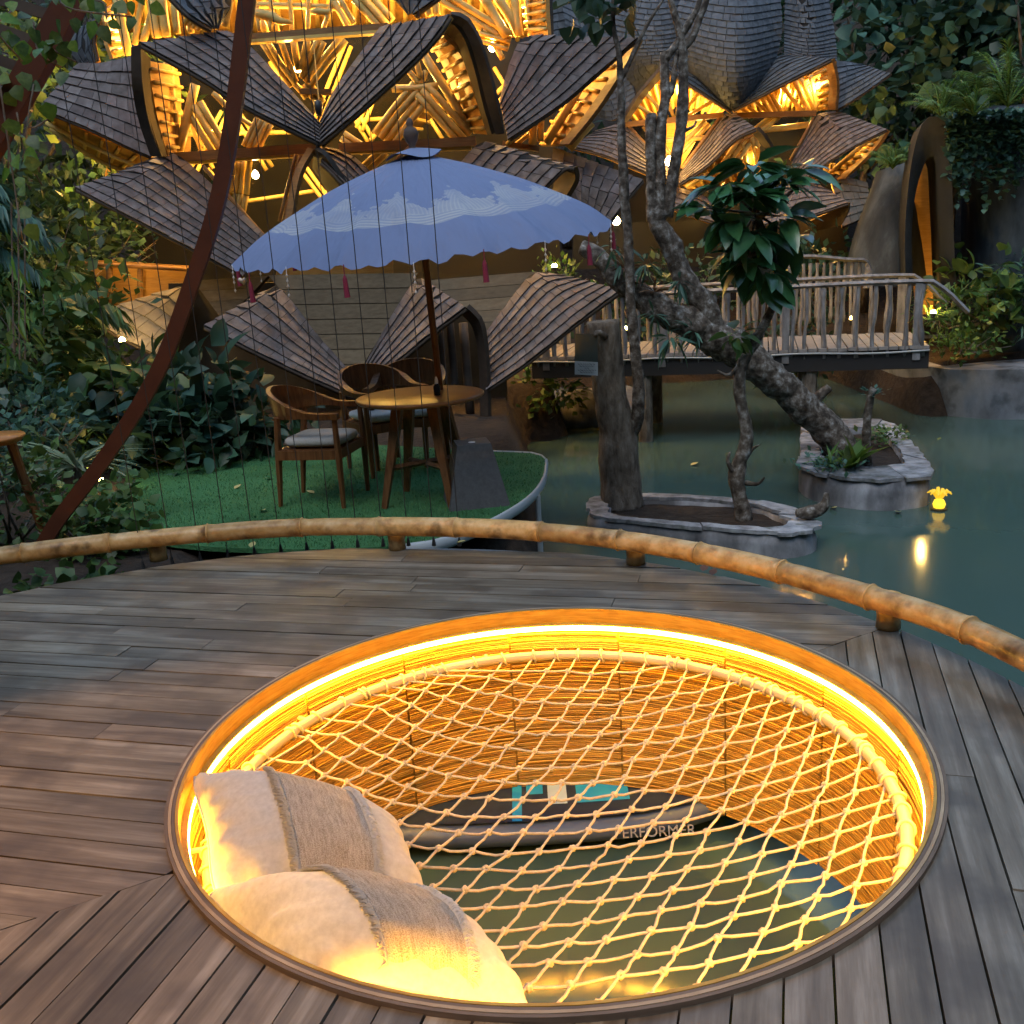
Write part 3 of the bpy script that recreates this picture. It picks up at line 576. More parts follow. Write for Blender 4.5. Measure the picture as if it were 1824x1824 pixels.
# pyramid base
pb0 = [AZ(*q, PZ) for q in ((796, 905), (886, 906), (905, 888))]
pyc = AZ(848, 893, PZ)
py = thing('umbrella_base', 'dark grey truncated pyramid umbrella base beside the table', 'umbrella base', pyc)
MB().box(pyc+np.array([0, 0, .21]), (.205, .205, .21), np.array([[math.cos(.16), math.sin(.16), 0], [-math.sin(.16), math.cos(.16), 0], [0, 0, 1]]), 1., .55).build('block', vary('cast_stone', [(.085, .08, .08), (.12, .115, .115)], 30, amp=0, rough=.75, bump=.15, rshift=False), py)
MB().lathe([(.001, .003), (.022, .003), (.024, 0)], pyc+np.array([.0, -.03, .42]), 16).build('socket', MT['white'], py)
# other table at the left edge
lt = AZ(-22, 782, TZ); ot = thing('side_table', 'orange wooden round table edge cut by the left border', 'table', (lt[0], lt[1], PZ))
ltr = 62*lt[1]/FPX
MB().lathe([(.001, -.03), (ltr-.03, -.03), (ltr, .0), (ltr, .012), (.001, .018)], lt, 48).build('table_top', vary('orange_teak', [(.36, .14, .035), (.48, .2, .055)], 5, (2, 12, 2), .1, .35, .1), ot, True)
for k in range(3):
    a = k*2.1+.4; MB().tube([lt+np.array([math.cos(a)*.12, math.sin(a)*.12, -.03]), lt+np.array([math.cos(a)*.22, math.sin(a)*.22, ground_h(lt[0], lt[1])-TZ])], [.03, .02], 6).build('leg', MT['teak'], ot)
# ------------------------------------------------------------------ planters in the pond
def planter(label, out, rz, inner, name='stone_planter'):
    O = crv([AZ(*q, rz) for q in out]+[AZ(*out[0], rz)], 61)[:-1]; c = O.mean(0); t = thing(name, label, 'planter', (c[0], c[1], WZ))
    I = c+(O-c)*inner
    g = [[p+np.array([0, 0, WZ-.4-rz]) for p in O], [c+(p-c)*1.015+np.array([0, 0, (WZ-rz)*.5]) for p in O], [c+(p-c)*.985+np.array([0, 0, -.012]) for p in O], [c+(p-c)*(inner-.02)+np.array([0, 0, -.012]) for p in O], [p+np.array([0, 0, -.16]) for p in I]]
    MB().grid(np.array(g).transpose(1, 0, 2), closed_u=True, flip=True).build('wall', MT['stoned'], t, True)
    MB().add([p+np.array([0, 0, -.05+.03*mnoise.noise(tuple(p*5))]) for p in I]+[c+np.array([0, 0, -.03])], [(i, (i+1) % 60, 60) for i in range(60)]).build('soil', MT['soil'], t)
    i = 0
    while i < 60:
        k = min(60, i+random.randint(5, 8)); dz = random.uniform(.006, .034); f1 = random.uniform(1.0, 1.08)
        idx = [j % 60 for j in range(i, k+1)]
        A = np.array([[c+(O[j]-c)*(f1+.05*mnoise.noise((j*1.4, rz, 3)))+np.array([0, 0, dz]) for j in idx], [c+(O[j]-c)*(inner+.06*mnoise.noise((j*1.3, rz, 7)))+np.array([0, 0, dz+.006*random.random()]) for j in idx]]).transpose(1, 0, 2)
        e = nrm(A[1, 0]-A[0, 0])*.004; A[0] += e; A[-1] -= e
        MB().slab(A, np.tile((0, 0, 1.), A.shape[:2]+(1,)), .03).build('rim_stone', MT['stone'], t); i = k
    return t, c
planter('long pale rimmed planter nearest the deck holding the sawn trunk', [(1047, 908), (1062, 888), (1150, 883), (1280, 889), (1380, 902), (1440, 925), (1450, 938), (1400, 950), (1300, 946), (1150, 932), (1062, 922)], -.75, .80)
pl2, pc2 = planter('round dark stone planter holding the leaning tree', [(1426, 802), (1432, 768), (1480, 752), (1580, 753), (1625, 790), (1656, 838), (1635, 851), (1560, 856), (1470, 846), (1428, 828)], -.68, .66)
def limb(pts, radii, n=12, rough=.12, seg=26, dsp=.22):
    """pts: (px,py,Y) ; radii in metres; knobbly tapered limb"""
    P = crv([AY(*p) for p in pts], seg); r = np.interp(np.linspace(0, 1, seg), np.linspace(0, 1, len(radii)), radii)
    r = r*(1+rough*np.array([mnoise.noise(tuple(q*4.0)) for q in P])); P = P+np.array([[mnoise.noise(tuple(q*3+9)), mnoise.noise(tuple(q*3+4)), 0] for q in P])*r[:, None]*dsp*1.5
    m = MB().tube(P, r, n); V = m.v[-1]; m.v[-1] = V+np.array([[mnoise.noise(tuple(v*11)), mnoise.noise(tuple(v*11+5)), mnoise.noise(tuple(v*11+8))] for v in V])*np.repeat(r, n)[:, None]*dsp
    return m
Y1 = AZ(1108, 898, -.78)[1]
st = thing('sawn_tree', 'thick sawn off trunk with a small sign in the nearer planter', 'tree', AZ(1108, 898, -.78))
limb([(1108, 905, Y1), (1103, 820, Y1), (1088, 700, Y1), (1078, 620, Y1), (1074, 572, Y1)], [.185, .17, .15, .14, .14], 18, .05, 40, .08).build('trunk', MT['bark'], st, True)
limb([(1122, 770, Y1), (1138, 735, Y1-.05), (1128, 600, Y1), (1117, 420, Y1), (1108, 260, Y1), (1104, 110, Y1), (1092, 40, Y1), (1098, -60, Y1)], [.06, .05, .045, .042, .04, .03, .022, .012], 9, .12, 50).build('shoot', MT['barkg'], st, True)
limb([(1108, 140, Y1), (1150, 50, Y1), (1200, -30, Y1)], [.02, .014, .008], 7, .1, 14).build('branch', MT['barkg'], st, True)
limb([(1078, 600, Y1-.14), (1066, 592, Y1-.2), (1060, 600, Y1-.22)], [.03, .03, .018], 7, .2, 8).build('stub', MT['bark'], st, True)
sg = thing('notice_sign', 'small clear and white notice sign hung on the sawn trunk', 'sign', AY(1048, 668, Y1-.22))
def panel(quad, th=.008):
    q = [np.asarray(p, float) for p in quad]; n = nrm(np.cross(q[1]-q[0], q[3]-q[0])); return MB().slab([[q[0], q[1]], [q[3], q[2]]], [[n, n], [n, n]], th)
qs = lambda x0, y0, x1, y1, Y: [AY(x0, y1, Y), AY(x1, y1+2, Y), AY(x1, y0+2, Y), AY(x0, y0, Y)]
panel(qs(1024, 594, 1065, 643, Y1-.22)).build('clear_panel', plain('sign_glass', (.03, .05, .05), .12, spec=.7), sg)
panel(qs(1024, 643, 1065, 667, Y1-.22)).build('white_panel', plain('sign_white', (.42, .45, .47), .5), sg)
bl_ = MB()
for r_, (a, b) in enumerate(((.1, .9), (.18, .84), (.42, .6), (.1, .92), (.2, .8))):
    y = 645+2+r_*3.6; x = a
    while x < b: w = random.uniform(.05, .13); p = qs(1025+40*x, y, 1025+40*min(b, x+w), y+1.5, Y1-.226); bl_.add(p, [(0, 1, 2, 3)]); x += w+.03
tag(bl_.build('small_print', plain('print_grey', (.16, .17, .18), .6), sg), kind='stuff')
# slim tree with a crown of large leaves
Y2 = AZ(1325, 922, -.78)[1]
mg = thing('broadleaf_tree', 'slender tree with a round crown of large glossy leaves in the nearer planter', 'tree', AZ(1325, 922, -.78))
limb([(1325, 930, Y2), (1312, 850, Y2), (1329, 780, Y2), (1318, 700, Y2), (1326, 640, Y2), (1368, 565, Y2), (1388, 505, Y2), (1372, 440, Y2), (1348, 380, Y2), (1342, 320, Y2)], [.07, .062, .055, .05, .047, .038, .03, .03, .022, .012], 10, .16, 60).build('trunk', MT['barkg'], mg, True)
for q in ([(1326, 640, Y2), (1300, 668, Y2), (1278, 660, Y2)], [(1312, 850, Y2), (1296, 822, Y2-.05), (1300, 806, Y2)], [(1320, 830, Y2), (1340, 800, Y2+.05), (1352, 793, Y2)], [(1328, 860, Y2), (1350, 862, Y2-.08), (1362, 850, Y2-.1)], [(1330, 635, Y2), (1352, 612, Y2), (1362, 590, Y2)], [(1372, 440, Y2), (1300, 400, Y2), (1270, 370, Y2-.1)], [(1350, 390, Y2), (1400, 350, Y2), (1430, 320, Y2-.1)], [(1372, 440, Y2), (1330, 460, Y2-.1), (1310, 480, Y2-.1)]):
    limb(q, [.024, .017, .008], 6, .1, 8).build('branch', MT['barkg'], mg, True)
cw = MB(); LV = []
for (cx, cy, yo, n) in ((1340, 295, -.3, 18), (1290, 330, -.25, 16), (1395, 325, -.25, 18), (1340, 350, -.35, 22), (1300, 390, -.2, 18), (1390, 385, -.2, 18), (1340, 410, -.3, 18), (1255, 370, 0, 12), (1420, 300, 0, 12), (1335, 460, -.15, 18), (1365, 480, -.15, 14), (1310, 440, 0, 14), (1410, 420, 0, 10), (1340, 330, .3, 20), (1350, 430, .2, 18)):
    c = AY(cx, cy, Y2+yo); d = rng.normal(size=(n, 3)); d[:, 2] = -np.abs(d[:, 2])*(.5 if cy < 380 else 1.6)+.3; d /= np.linalg.norm(d, axis=1, keepdims=True)
    LV.append((c+d*.05, d, rng.uniform(.17, .33, n))); cw.tube([AY(1345, 380, Y2), c], [.012, .006], 5)
cro = cw.build('crown', MT['barkg'], mg, True); leaf_parts('leaf', 'big', np.concatenate([q[0] for q in LV]), np.concatenate([q[1] for q in LV]), np.concatenate([q[2] for q in LV]), MT['leafm'], cro, spread=.3)
c = AY(1312, 600, Y2-.05); d = rng.normal(size=(16, 3)); scatter(MB(), 'broad', c+d*.03, d+np.array([0, 0, -.6]), rng.uniform(.1, .17, 16)).build('leaf_sprig', MT['leaf'], mg, True)
# the leaning tree
Y3 = AZ(1500, 805, -.7)[1]
ln = thing('leaning_tree', 'lichen covered tree leaning left across the pond from the round planter', 'tree', AZ(1500, 805, -.7))
limb([(1512, 835, Y3), (1488, 785, Y3), (1400, 695, Y3), (1330, 635, Y3), (1255, 590, Y3), (1180, 555, Y3), (1110, 500, Y3+.05), (1065, 458, Y3+.1), (1035, 440, Y3+.15)], [.17, .16, .15, .15, .18, .165, .13, .11, .07], 18, .16, 80).build('trunk', MT['barkg'], ln, True)
limb([(1280, 600, Y3), (1255, 555, Y3), (1222, 500, Y3), (1196, 440, Y3), (1172, 395, Y3), (1178, 375, Y3)], [.14, .12, .105, .1, .1, .09], 14, .16, 30).build('limb', MT['barkg'], ln, True)
for q, r in (([(1165, 395), (1158, 315), (1161, 203)], [.06, .05, .048]), ([(1176, 385), (1173, 301), (1177, 233), (1184, 170), (1183, 92)], [.062, .055, .05, .045, .035]), ([(1188, 385), (1202, 288), (1213, 233), (1217, 150), (1213, 68), (1205, 33), (1190, -20)], [.062, .055, .055, .052, .045, .035, .02]), ([(1217, 85), (1235, 63), (1254, 14), (1266, -20)], [.035, .03, .028, .02]), ([(1185, 106), (1216, 60), (1240, 19), (1254, -20)], [.035, .03, .026, .02]), ([(1184, 180), (1196, 160), (1203, 110), (1206, 90)], [.03, .028, .022, .015]), ([(1215, 235), (1235, 225), (1240, 215)], [.02, .014, .008]), ([(1440, 725), (1466, 700), (1478, 690)], [.06, .05, .045])):
    limb([(*p, Y3) for p in q], r, 9, .12, 26).build('branch', MT['barkg'], ln, True)
ft = MB()
for (px, py, n, s) in ((1210, 500, 14, .16), (1150, 470, 14, .15), (1105, 470, 12, .14), (1235, 590, 16, .17), (1195, 600, 20, .2), (1165, 560, 12, .13), (1090, 440, 10, .14)):
    c = AY(px, py, Y3-.14); d = rng.normal(size=(n, 3)); d[:, 2] -= .4; scatter(ft, 'strip', c+d*.02, d, rng.uniform(.6, 1.2, n)*s*1.3)
tag(ft.build('epiphyte_ferns', MT['leafb'], ln, True), kind='stuff')
br = MB()
for (px, py, n) in ((1115, 478, 20), (1140, 505, 16), (1100, 455, 14), (1165, 520, 14)):
    c = AY(px, py, Y3-.13); d = rng.normal(size=(n, 3)); d[:, 2] = np.abs(d[:, 2])*.5; scatter(br, 'strip', c, d, rng.uniform(.08, .2, n))
tag(br.build('dry_bromeliads', vary('dry_leaf', [(.10, .035, .02), (.2, .12, .06)], 4, amp=.4, rough=.8, bump=0), ln, True), kind='stuff')
# plants growing in the round planter
def plant(name, label, cat, base, specs, mats, group=None, stem=None):
    """specs: (template, n, size, up-bias, spread radius, material)"""
    base = np.asarray(base, float); t = thing(name, label, cat, base, group)
    if stem: MB().tube([base, base+np.array([0, 0, stem])], [.012, .006], 6).build('stem', MT['bark'], t)
    for i, (tp, n, s, upb, sr, mt, zz) in enumerate(specs):
        d = rng.normal(size=(n, 3)); d[:, 2] = np.abs(d[:, 2])*.5+upb; d /= np.linalg.norm(d, axis=1, keepdims=True); off = rng.normal(size=(n, 3))*sr*.5; off[:, 2] = rng.uniform(0, 1, n)*zz
        scatter(MB(), tp, base+off, d, rng.uniform(.6, 1.15, n)*s, spread=.3).build('foliage', MT[mt], t, True)
    return t
plant('birdnest_fern', 'glossy upright bird nest fern at the foot of the leaning tree', 'fern', AZ(1520, 835, -.68), [('big', 12, .34, 1.1, .03, 'leafy', .02)], None)
plant('ground_plant', 'low ivy spilling over the left front rim of the round planter', 'plant', AZ(1480, 835, -.68), [('small', 160, .07, .2, .3, 'leafb', .1), ('strip', 30, .22, .3, .1, 'fern', .05)], None)
plant('ground_plant', 'low leafy plant at the back rim of the round planter', 'plant', AZ(1572, 790, -.68), [('small', 180, .07, .3, .26, 'leaf', .16)], None)
sp_ = thing('cut_sapling', 'short sawn sapling with tiny shoots in the round planter', 'tree', AZ(1548, 830, -.68)); Y4 = AZ(1548, 830, -.68)[1]
limb([(1545, 835, Y4), (1543, 770, Y4), (1550, 705, Y4), (1556, 692, Y4)], [.045, .04, .038, .035], 9, .12, 20).build('trunk', MT['barkg'], sp_, True)
c = AY(1556, 705, Y4); d = rng.normal(size=(26, 3)); d[:, 2] = np.abs(d[:, 2]); scatter(MB(), 'small', c+d*.04, d, rng.uniform(.03, .07, 26)).build('shoots', MT['leafb'], sp_, True)
dw = thing('driftwood', 'bent piece of driftwood lying on the end of the nearer planter', 'driftwood', AZ(1450, 925, -.73)); Y5 = AZ(1450, 928, -.75)[1]
limb([(1420, 915, Y5), (1448, 912, Y5), (1468, 900, Y5), (1472, 878, Y5)], [.03, .05, .045, .02], 8, .3, 20).build('wood', MT['barkg'], dw, True)
# fallen leaves
MT['dry'] = plain('dry_yellow', (.50, .43, .16), .7); MT['dryb'] = plain('dry_brown', (.16, .06, .03), .8)
def fleaf(label, p, s, mt, group):
    d = np.array([[random.uniform(-1, 1), random.uniform(-1, 1), .05]]); o = scatter(MB(), leaf_t(4, .33, -.2, .35), [np.asarray(p)+np.array([0, 0, .006])], d, [s], spread=.02).build('fallen_leaf', MT[mt], None, True); o.location = (0, 0, 0)
    return tag(o, label, 'leaf', group)
for px, py, lb in ((481, 853, 'fallen yellow leaf behind the left armchair leg'), (418, 872, 'fallen yellow leaf on turf left of the armchair'), (464, 911, 'fallen yellow leaf on turf close to the bamboo rail'), (560, 880, 'small fallen yellow leaf on turf beneath the left armchair')): fleaf(lb, AZ(px, py, PZ), .075, 'dry', 'fallen leaves')
for px, py, mt, lb in ((447, 977, 'dry', 'pale fallen leaf on the deck under the rail at left'), (812, 969, 'dry', 'pale fallen leaf on the deck right of the middle stub post'), (1252, 1020, 'dryb', 'brown curled leaf on the deck, farther of two'), (1268, 1027, 'dryb', 'brown curled leaf on the deck, nearer of two')): fleaf(lb, AZ(px, py, .004), .06, mt, 'fallen leaves')
for px, py, lb in ((1270, 968, 'yellow leaf floating nearest the bamboo rail'), (1480, 905, 'yellow leaf floating between the two planters'), (1600, 912, 'yellow leaf floating in front of the round planter'), (1230, 830, 'pale leaf floating behind the sawn trunk')): fleaf(lb, AZ(px, py, WZ+.002), .10, 'dry', 'fallen leaves')
# ------------------------------------------------------------------ the two shingled bamboo buildings
MT['shing'] = vary('wood_shingle', [(.078, .062, .056), (.14, .115, .107), (.20, .174, .168)], 7, (1, 1, 1), .19, .75, .35, hue=.012, dist=.01)
MT['shingb'] = vary('grey_shingle', [(.045, .052, .062), (.078, .089, .104), (.112, .125, .145)], 7, (1, 1, 1), .08, .75, .3, hue=.006, dist=.008)  # bluish tint stands in for sky reflected on the roof
MT['shing_lit'] = vary('lit_shingle', [(.13, .108, .083), (.21, .18, .14)], 7, (1, 1, 1), .25, .75, .3, dist=.01)  # lit copy of the shingle: warm light put into a paler colour
MT['fascia'] = vary('fascia_board', [(.05, .036, .028), (.10, .072, .052)], 5, (1, 1, 1), .2, .7, .2)
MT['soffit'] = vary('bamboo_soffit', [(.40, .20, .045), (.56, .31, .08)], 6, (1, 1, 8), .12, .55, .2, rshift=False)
MT['pole'] = vary('bamboo_pole', [(.46, .28, .07), (.62, .42, .12), (.68, .50, .17)], 5, (1, 1, 1), .16, .42, .08)
MT['beam'] = vary('beam_wood', [(.17, .085, .032), (.30, .16, .06)], 5, (1, 1, 9), .12, .5, .15)
MT['plankw'] = vary('wall_planks', [(.115, .082, .045), (.185, .138, .082)], 5, (2, 2, 6), .22, .7, .2)
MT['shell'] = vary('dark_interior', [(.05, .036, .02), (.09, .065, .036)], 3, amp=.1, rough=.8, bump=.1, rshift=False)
def glass_mat():
    m, t, b, L = nodes('window_glass'); N = t.nodes; tr = N.new('ShaderNodeBsdfTransparent'); gl = N.new('ShaderNodeBsdfGlossy'); gl.inputs['Roughness'].default_value = .03
    tr.inputs[0].default_value = (.86, .88, .86, 1); mx = N.new('ShaderNodeMixShader'); mx.inputs[0].default_value = .010; L(tr.outputs[0], mx.inputs[1]); L(gl.outputs[0], mx.inputs[2]); L(mx.outputs[0], N['Material Output'].inputs[0]); return m
MT['glass'] = glass_mat(); MT['felt'] = plain('roof_felt', (.012, .011, .011), .9); MT['dark'] = plain('shade_black', (.006, .0055, .005), .8)  # last one is near-black: deep shade put into the colour
MT['bulb'] = plain('bulb', (1, .8, .5), emit=(1, .72, .32), es=16)
class Patch:
    """surface lofted through rails of (px, py, distance) control points; v = 0 attached edge ... 1 lip"""
    def __init__(s, rails, flip=False):
        s.R = [crv([AY(*p) for p in r], 41) for r in rails]; s.k = len(rails); p = s.P(.5, .5); e = 1e-2
        n = np.cross(s.P(.5+e, .5)-s.P(.5-e, .5), s.P(.5, .5+e)-s.P(.5, .5-e)); s.sg = 1 if n@(CC-p) > 0 else -1
        if flip: s.sg = -s.sg
    def P(s, u, v):
        u = min(max(u, 0), 1)*40; i = min(int(u), 39); f = u-i; Q = [r[i]*(1-f)+r[i+1]*f for r in s.R]
        if s.k == 2: return Q[0]*(1-v)+Q[1]*v
        if s.k == 3: return Q[0]*(1-v)*(1-2*v)+Q[1]*4*v*(1-v)+Q[2]*v*(2*v-1)
        t = v*(s.k-1); j = min(int(t), s.k-2); return Q[j]+(Q[j+1]-Q[j])*(t-j)
    def N(s, u, v, e=2e-2):
        n = np.cross(s.P(min(1, u+e), v)-s.P(max(0, u-e), v), s.P(u, v+e)-s.P(u, v-e)); return nrm(n)*s.sg
    def grid(s, a, b, off=0): return np.array([[s.P(u, v)+s.N(u, v)*off for v in np.linspace(0, 1, b)] for u in np.linspace(0, 1, a)]), np.array([[s.N(u, v) for v in np.linspace(0, 1, b)] for u in np.linspace(0, 1, a)])
    def slab(s, t, a=15, b=7, off=0):
        G, N_ = s.grid(a, b, off)
        return MB().slab(G, N_, t) if s.sg > 0 else MB().slab(G[::-1], N_[::-1], t)
BUDGET = {}
def shingle_pieces(pt, rows, w, th=.020, jit=1.):
    out = []
    for i in range(rows):
        v0, v1 = i/rows, min(1.0, (i+1)/rows+.012)
        vm = (v0+v1)/2; L_ = sum(np.linalg.norm(pt.P((k+1)/8, vm)-pt.P(k/8, vm)) for k in range(8)); n = max(1, int(round(L_/w)))
        cut = np.linspace(0, 1, n+1)+np.r_[0, rng.uniform(-.28, .28, n-1)/n, 0] if n > 1 else np.array([0, 1.])
        for j in range(n):
            a, b = cut[j]+.018/n, cut[j+1]-.018/n; dj = jit*random.uniform(-.03, .03)/rows; j2 = jit*random.uniform(-.003, .004)
            q = [(a, v0), (b, v0), (b, v1+dj), (a, v1+dj)]
            Nn = pt.N((a+b)/2, vm); lift = (.004, .004, .004+th+j2, .004+th+j2)
            T = np.array([pt.P(u, min(v, 1.02))+Nn*l for (u, v), l in zip(q, lift)]); B = T-Nn*.011
            V = np.concatenate([T, B]); F = [(0, 1, 2, 3), (7, 6, 5, 4), (0, 4, 5, 1), (1, 5, 6, 2), (2, 6, 7, 3), (3, 7, 4, 0)]
            if pt.sg < 0: F = [f[::-1] for f in F]
            out.append((V, F))
    return out
def hood(bld, rails, rows, w, mat='shing', thick=.05, lining='soffit', name='roof_hood', single=0, flip=False):
    pt = Patch(rails, flip); o = pt.slab(thick).build(name, MT[lining], bld, False); pcs = shingle_pieces(pt, rows*2-8 if name == 'roof_lobe' else rows, w, *((.022, .4) if name == 'roof_lobe' else ())); G_, N0 = pt.grid(15, 7, .004); MB().grid(G_, flip=pt.sg < 0).build('underlay', MT['felt'], o); MB().tube([pt.P(u, 1)-pt.N(u, .97)*.018 for u in np.linspace(.01, .99, 24)], .02, 6).build('lip_board', MT['fascia'], o, True)
    if single: 
        step = max(1, len(pcs)//single); one = [p for i, p in enumerate(pcs) if i < single]; pcs = pcs[single:] if len(pcs) > single else []
        for V, F in one: MB().add(V, F).build('shingle', MT[mat], o)
    m = MB()
    for V, F in pcs: m.add(V, F)
    if m.n: tag(m.build('shingle_courses', MT[mat], o), kind='stuff')
    return pt, o
def band(bld, rails, mat='fascia', thick=.05, name='arch_band', flip=False): return Patch(rails, flip).slab(thick, 17, 3).build(name, MT[mat], bld)
def soffit(bld, rails, nb=6, r=.022, mat='soffit', poles=0, flip=False, name='soffit', br=None):
    """lining seen from below, with battens across it and poles along it"""
    pt = Patch(rails, flip); o = pt.slab(.04).build(name, MT[mat], bld)
    for k in range(nb):
        u = (k+.6)/(nb+.3); P = [pt.P(u, v)+pt.N(u, v)*r*1.1 for v in (.02, .35, .7, .98)]; MB().tube(P, r, 7).build('batten', MT['pole'], o, True)
    for k in range(poles):
        v = (k+.6)/(poles+.2); P = [pt.P(u, v)+pt.N(u, v)*r*3 for u in np.linspace(.03, .97, 9)]; MB().tube(P, r*1.25, 9).build('rafter', MT['pole'], o, True)
    return pt, o
def poles(bld, L_, Y, name='bamboo_pole', mat='pole'):
    """L_: (x0,y0,x1,y1,radius px[,n,gap px,dY0,dY1])"""
    for q in L_:
        x0, y0, x1, y1, r = q[:5]; n = q[5] if len(q) > 5 else 1; g = q[6] if len(q) > 6 else r*2.1; d0 = q[7] if len(q) > 7 else 0; d1 = q[8] if len(q) > 8 else 0
        dx, dy = x1-x0, y1-y0; l = math.hypot(dx, dy); px, py = -dy/l, dx/l
        for k in range(n):
            o = (k-(n-1)/2)*g; jj = random.uniform(-.03, .03); A = AY(x0+px*o, y0+py*o, Y+d0+jj); B = AY(x1+px*o, y1+py*o, Y+d1+jj); Mi = (A+B)/2+rng.normal(size=3)*.006
            MB().tube([A, (A+Mi)/2, Mi, (B+Mi)/2, B], r*Y/FPX, 8).build(name, MT[mat], bld, True)
def beam(bld, x0, y0, x1, y1, h, Y, d=.06, mat='beam', name='beam'):
    a, b = AY(x0, y0, Y), AY(x1, y1, Y); t = nrm(b-a); f = nrm(np.cross(t, (0, 0, 1))); u = np.cross(f, t); return MB().box((a+b)/2, (np.linalg.norm(b-a)/2, d, h*Y/FPX/2), np.array([t, f, u])).build(name, MT[mat], bld)
def quadp(bld, pts, name, mat, th=.02):
    q = [AY(*p) for p in pts]; n = nrm(np.cross(q[1]-q[0], q[-1]-q[0])); n = n if n@(CC-q[0]) > 0 else -n; k = len(q)
    V = q+[p-n*th for p in q]; return MB().add(V, [tuple(range(k)), tuple(range(2*k-1, k-1, -1))]+[(i, k+i, k+(i+1) % k, (i+1) % k) for i in range(k)]).build(name, MT[mat], bld)
def planked(bld, tri, rows, name='wall_panel'):
    """triangular wall of horizontal boards; tri: left top, right top, bottom (px,py,Y)"""
    A, B, C_ = [AY(*p) for p in tri]; n = nrm(np.cross(B-A, C_-A)); n = n if n@(CC-A) > 0 else -n
    o = quadp(bld, [tri[0], tri[1], tri[2]], name, 'shell', .05)
    for i in range(rows):
        t0, t1 = i/rows+.004, (i+1)/rows-.004
        q = [A+(C_-A)*t0, B+(C_-B)*t0, B+(C_-B)*t1, A+(C_-A)*t1]; V = [p+n*.016 for p in q]+q
        MB().add(V, [(0, 1, 2, 3), (0, 4, 5, 1), (1, 5, 6, 2), (2, 6, 7, 3), (3, 7, 4, 0)]).build('board', MT['plankw'], o)
    return o
def lamp(bld, px, py, Y, watts, r=.045, bulb=True, col=(1, .56, .125)):
    p = AY(px, py, Y); l = bpy.data.lights.new('warm_point', 'POINT'); l.energy = watts*(1.1 if Y < 13 else .58); l.color = col; l.shadow_soft_size = .045
    o = bpy.data.objects.new('warm_point', l); COL.objects.link(o); o.location = p
    if bulb:
        b = MB().lathe([(.001, -r), (r*.7, -r*.7), (r, 0), (r*.7, r*.7), (r*.3, r*1.2), (.001, r*1.3)], p, 12).build('bulb', MT['bulb'], bld, True); o.location = p+np.array([0, -.12, 0]); return b
# ---- the near building
gb = thing('bamboo_pavilion', 'large pangolin scaled bamboo building with lit diamond windows behind the umbrella', 'building', (-1.6, 11.2, -.25))
HW = .135
hood(gb, [[(572, 212, 11.3), (600, 153, 11.2), (677, 48, 11.2)], [(570, 258, 11.0), (649, 191, 10.75), (740, 106, 10.5), (781, 60, 10.4), (802, 27, 10.4)]], 6, HW, single=45)
hood(gb, [[(405, 55, 11.2), (435, 72, 11.2), (500, 140, 11.25), (570, 219, 11.3)], [(249, 78, 10.5), (360, 140, 10.55), (428, 185, 10.65), (500, 222, 10.8), (573, 258, 11.0)]], 7, HW, single=45)
hood(gb, [[(890, 180, 11.3), (905, 120, 11.3), (925, 74, 11.3), (945, 64, 11.3)], [(905, 250, 11.1), (1000, 186, 10.9), (1075, 122, 10.7), (1138, 67, 10.5)]], 8, HW, single=40)
hood(gb, [[(140, 112, 11.6), (180, 112, 11.6), (234, 100, 11.5)], [(68, 194, 11.2), (150, 226, 11.2), (230, 263, 11.2), (270, 281, 11.2)]], 7, HW, single=30)
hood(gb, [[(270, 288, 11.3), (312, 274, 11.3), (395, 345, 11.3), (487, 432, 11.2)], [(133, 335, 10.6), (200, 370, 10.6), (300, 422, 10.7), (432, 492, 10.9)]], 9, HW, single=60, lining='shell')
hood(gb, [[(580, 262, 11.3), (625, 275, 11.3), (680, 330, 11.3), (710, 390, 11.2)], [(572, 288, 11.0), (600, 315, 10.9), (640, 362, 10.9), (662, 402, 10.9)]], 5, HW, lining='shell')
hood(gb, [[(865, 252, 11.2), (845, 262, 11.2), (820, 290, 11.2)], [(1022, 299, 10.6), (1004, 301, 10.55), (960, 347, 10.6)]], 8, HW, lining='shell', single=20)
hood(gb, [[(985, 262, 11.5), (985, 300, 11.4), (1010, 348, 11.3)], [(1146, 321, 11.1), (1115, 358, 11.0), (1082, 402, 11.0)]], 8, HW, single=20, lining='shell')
hood(gb, [[(300, 517, 11.6), (325, 512, 11.6), (345, 545, 11.6)], [(150, 562, 11.0), (220, 604, 11.0), (298, 642, 11.0)]], 5, HW, 'shing_lit', lining='shell')
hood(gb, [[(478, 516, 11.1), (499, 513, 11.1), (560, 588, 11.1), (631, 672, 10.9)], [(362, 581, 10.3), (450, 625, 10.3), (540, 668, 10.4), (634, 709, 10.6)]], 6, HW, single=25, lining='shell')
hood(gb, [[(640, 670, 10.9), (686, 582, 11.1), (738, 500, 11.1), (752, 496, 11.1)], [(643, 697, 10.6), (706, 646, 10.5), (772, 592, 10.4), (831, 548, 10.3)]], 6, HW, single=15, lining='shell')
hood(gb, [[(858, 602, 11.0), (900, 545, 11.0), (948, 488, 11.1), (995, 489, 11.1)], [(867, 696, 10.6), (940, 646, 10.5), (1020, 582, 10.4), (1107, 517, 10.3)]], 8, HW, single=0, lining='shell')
hood(gb, [[(395, -40, 11.4), (412, 5, 11.4), (388, 50, 11.3)], [(290, -20, 10.7), (338, 28, 10.7), (378, 52, 10.9)]], 5, HW, 'shingb')
hood(gb, [[(640, -40, 11.4), (690, -10, 11.3), (728, 24, 11.2)], [(820, -40, 10.7), (775, 0, 10.8), (737, 27, 11.0)]], 4, HW, 'shingb')
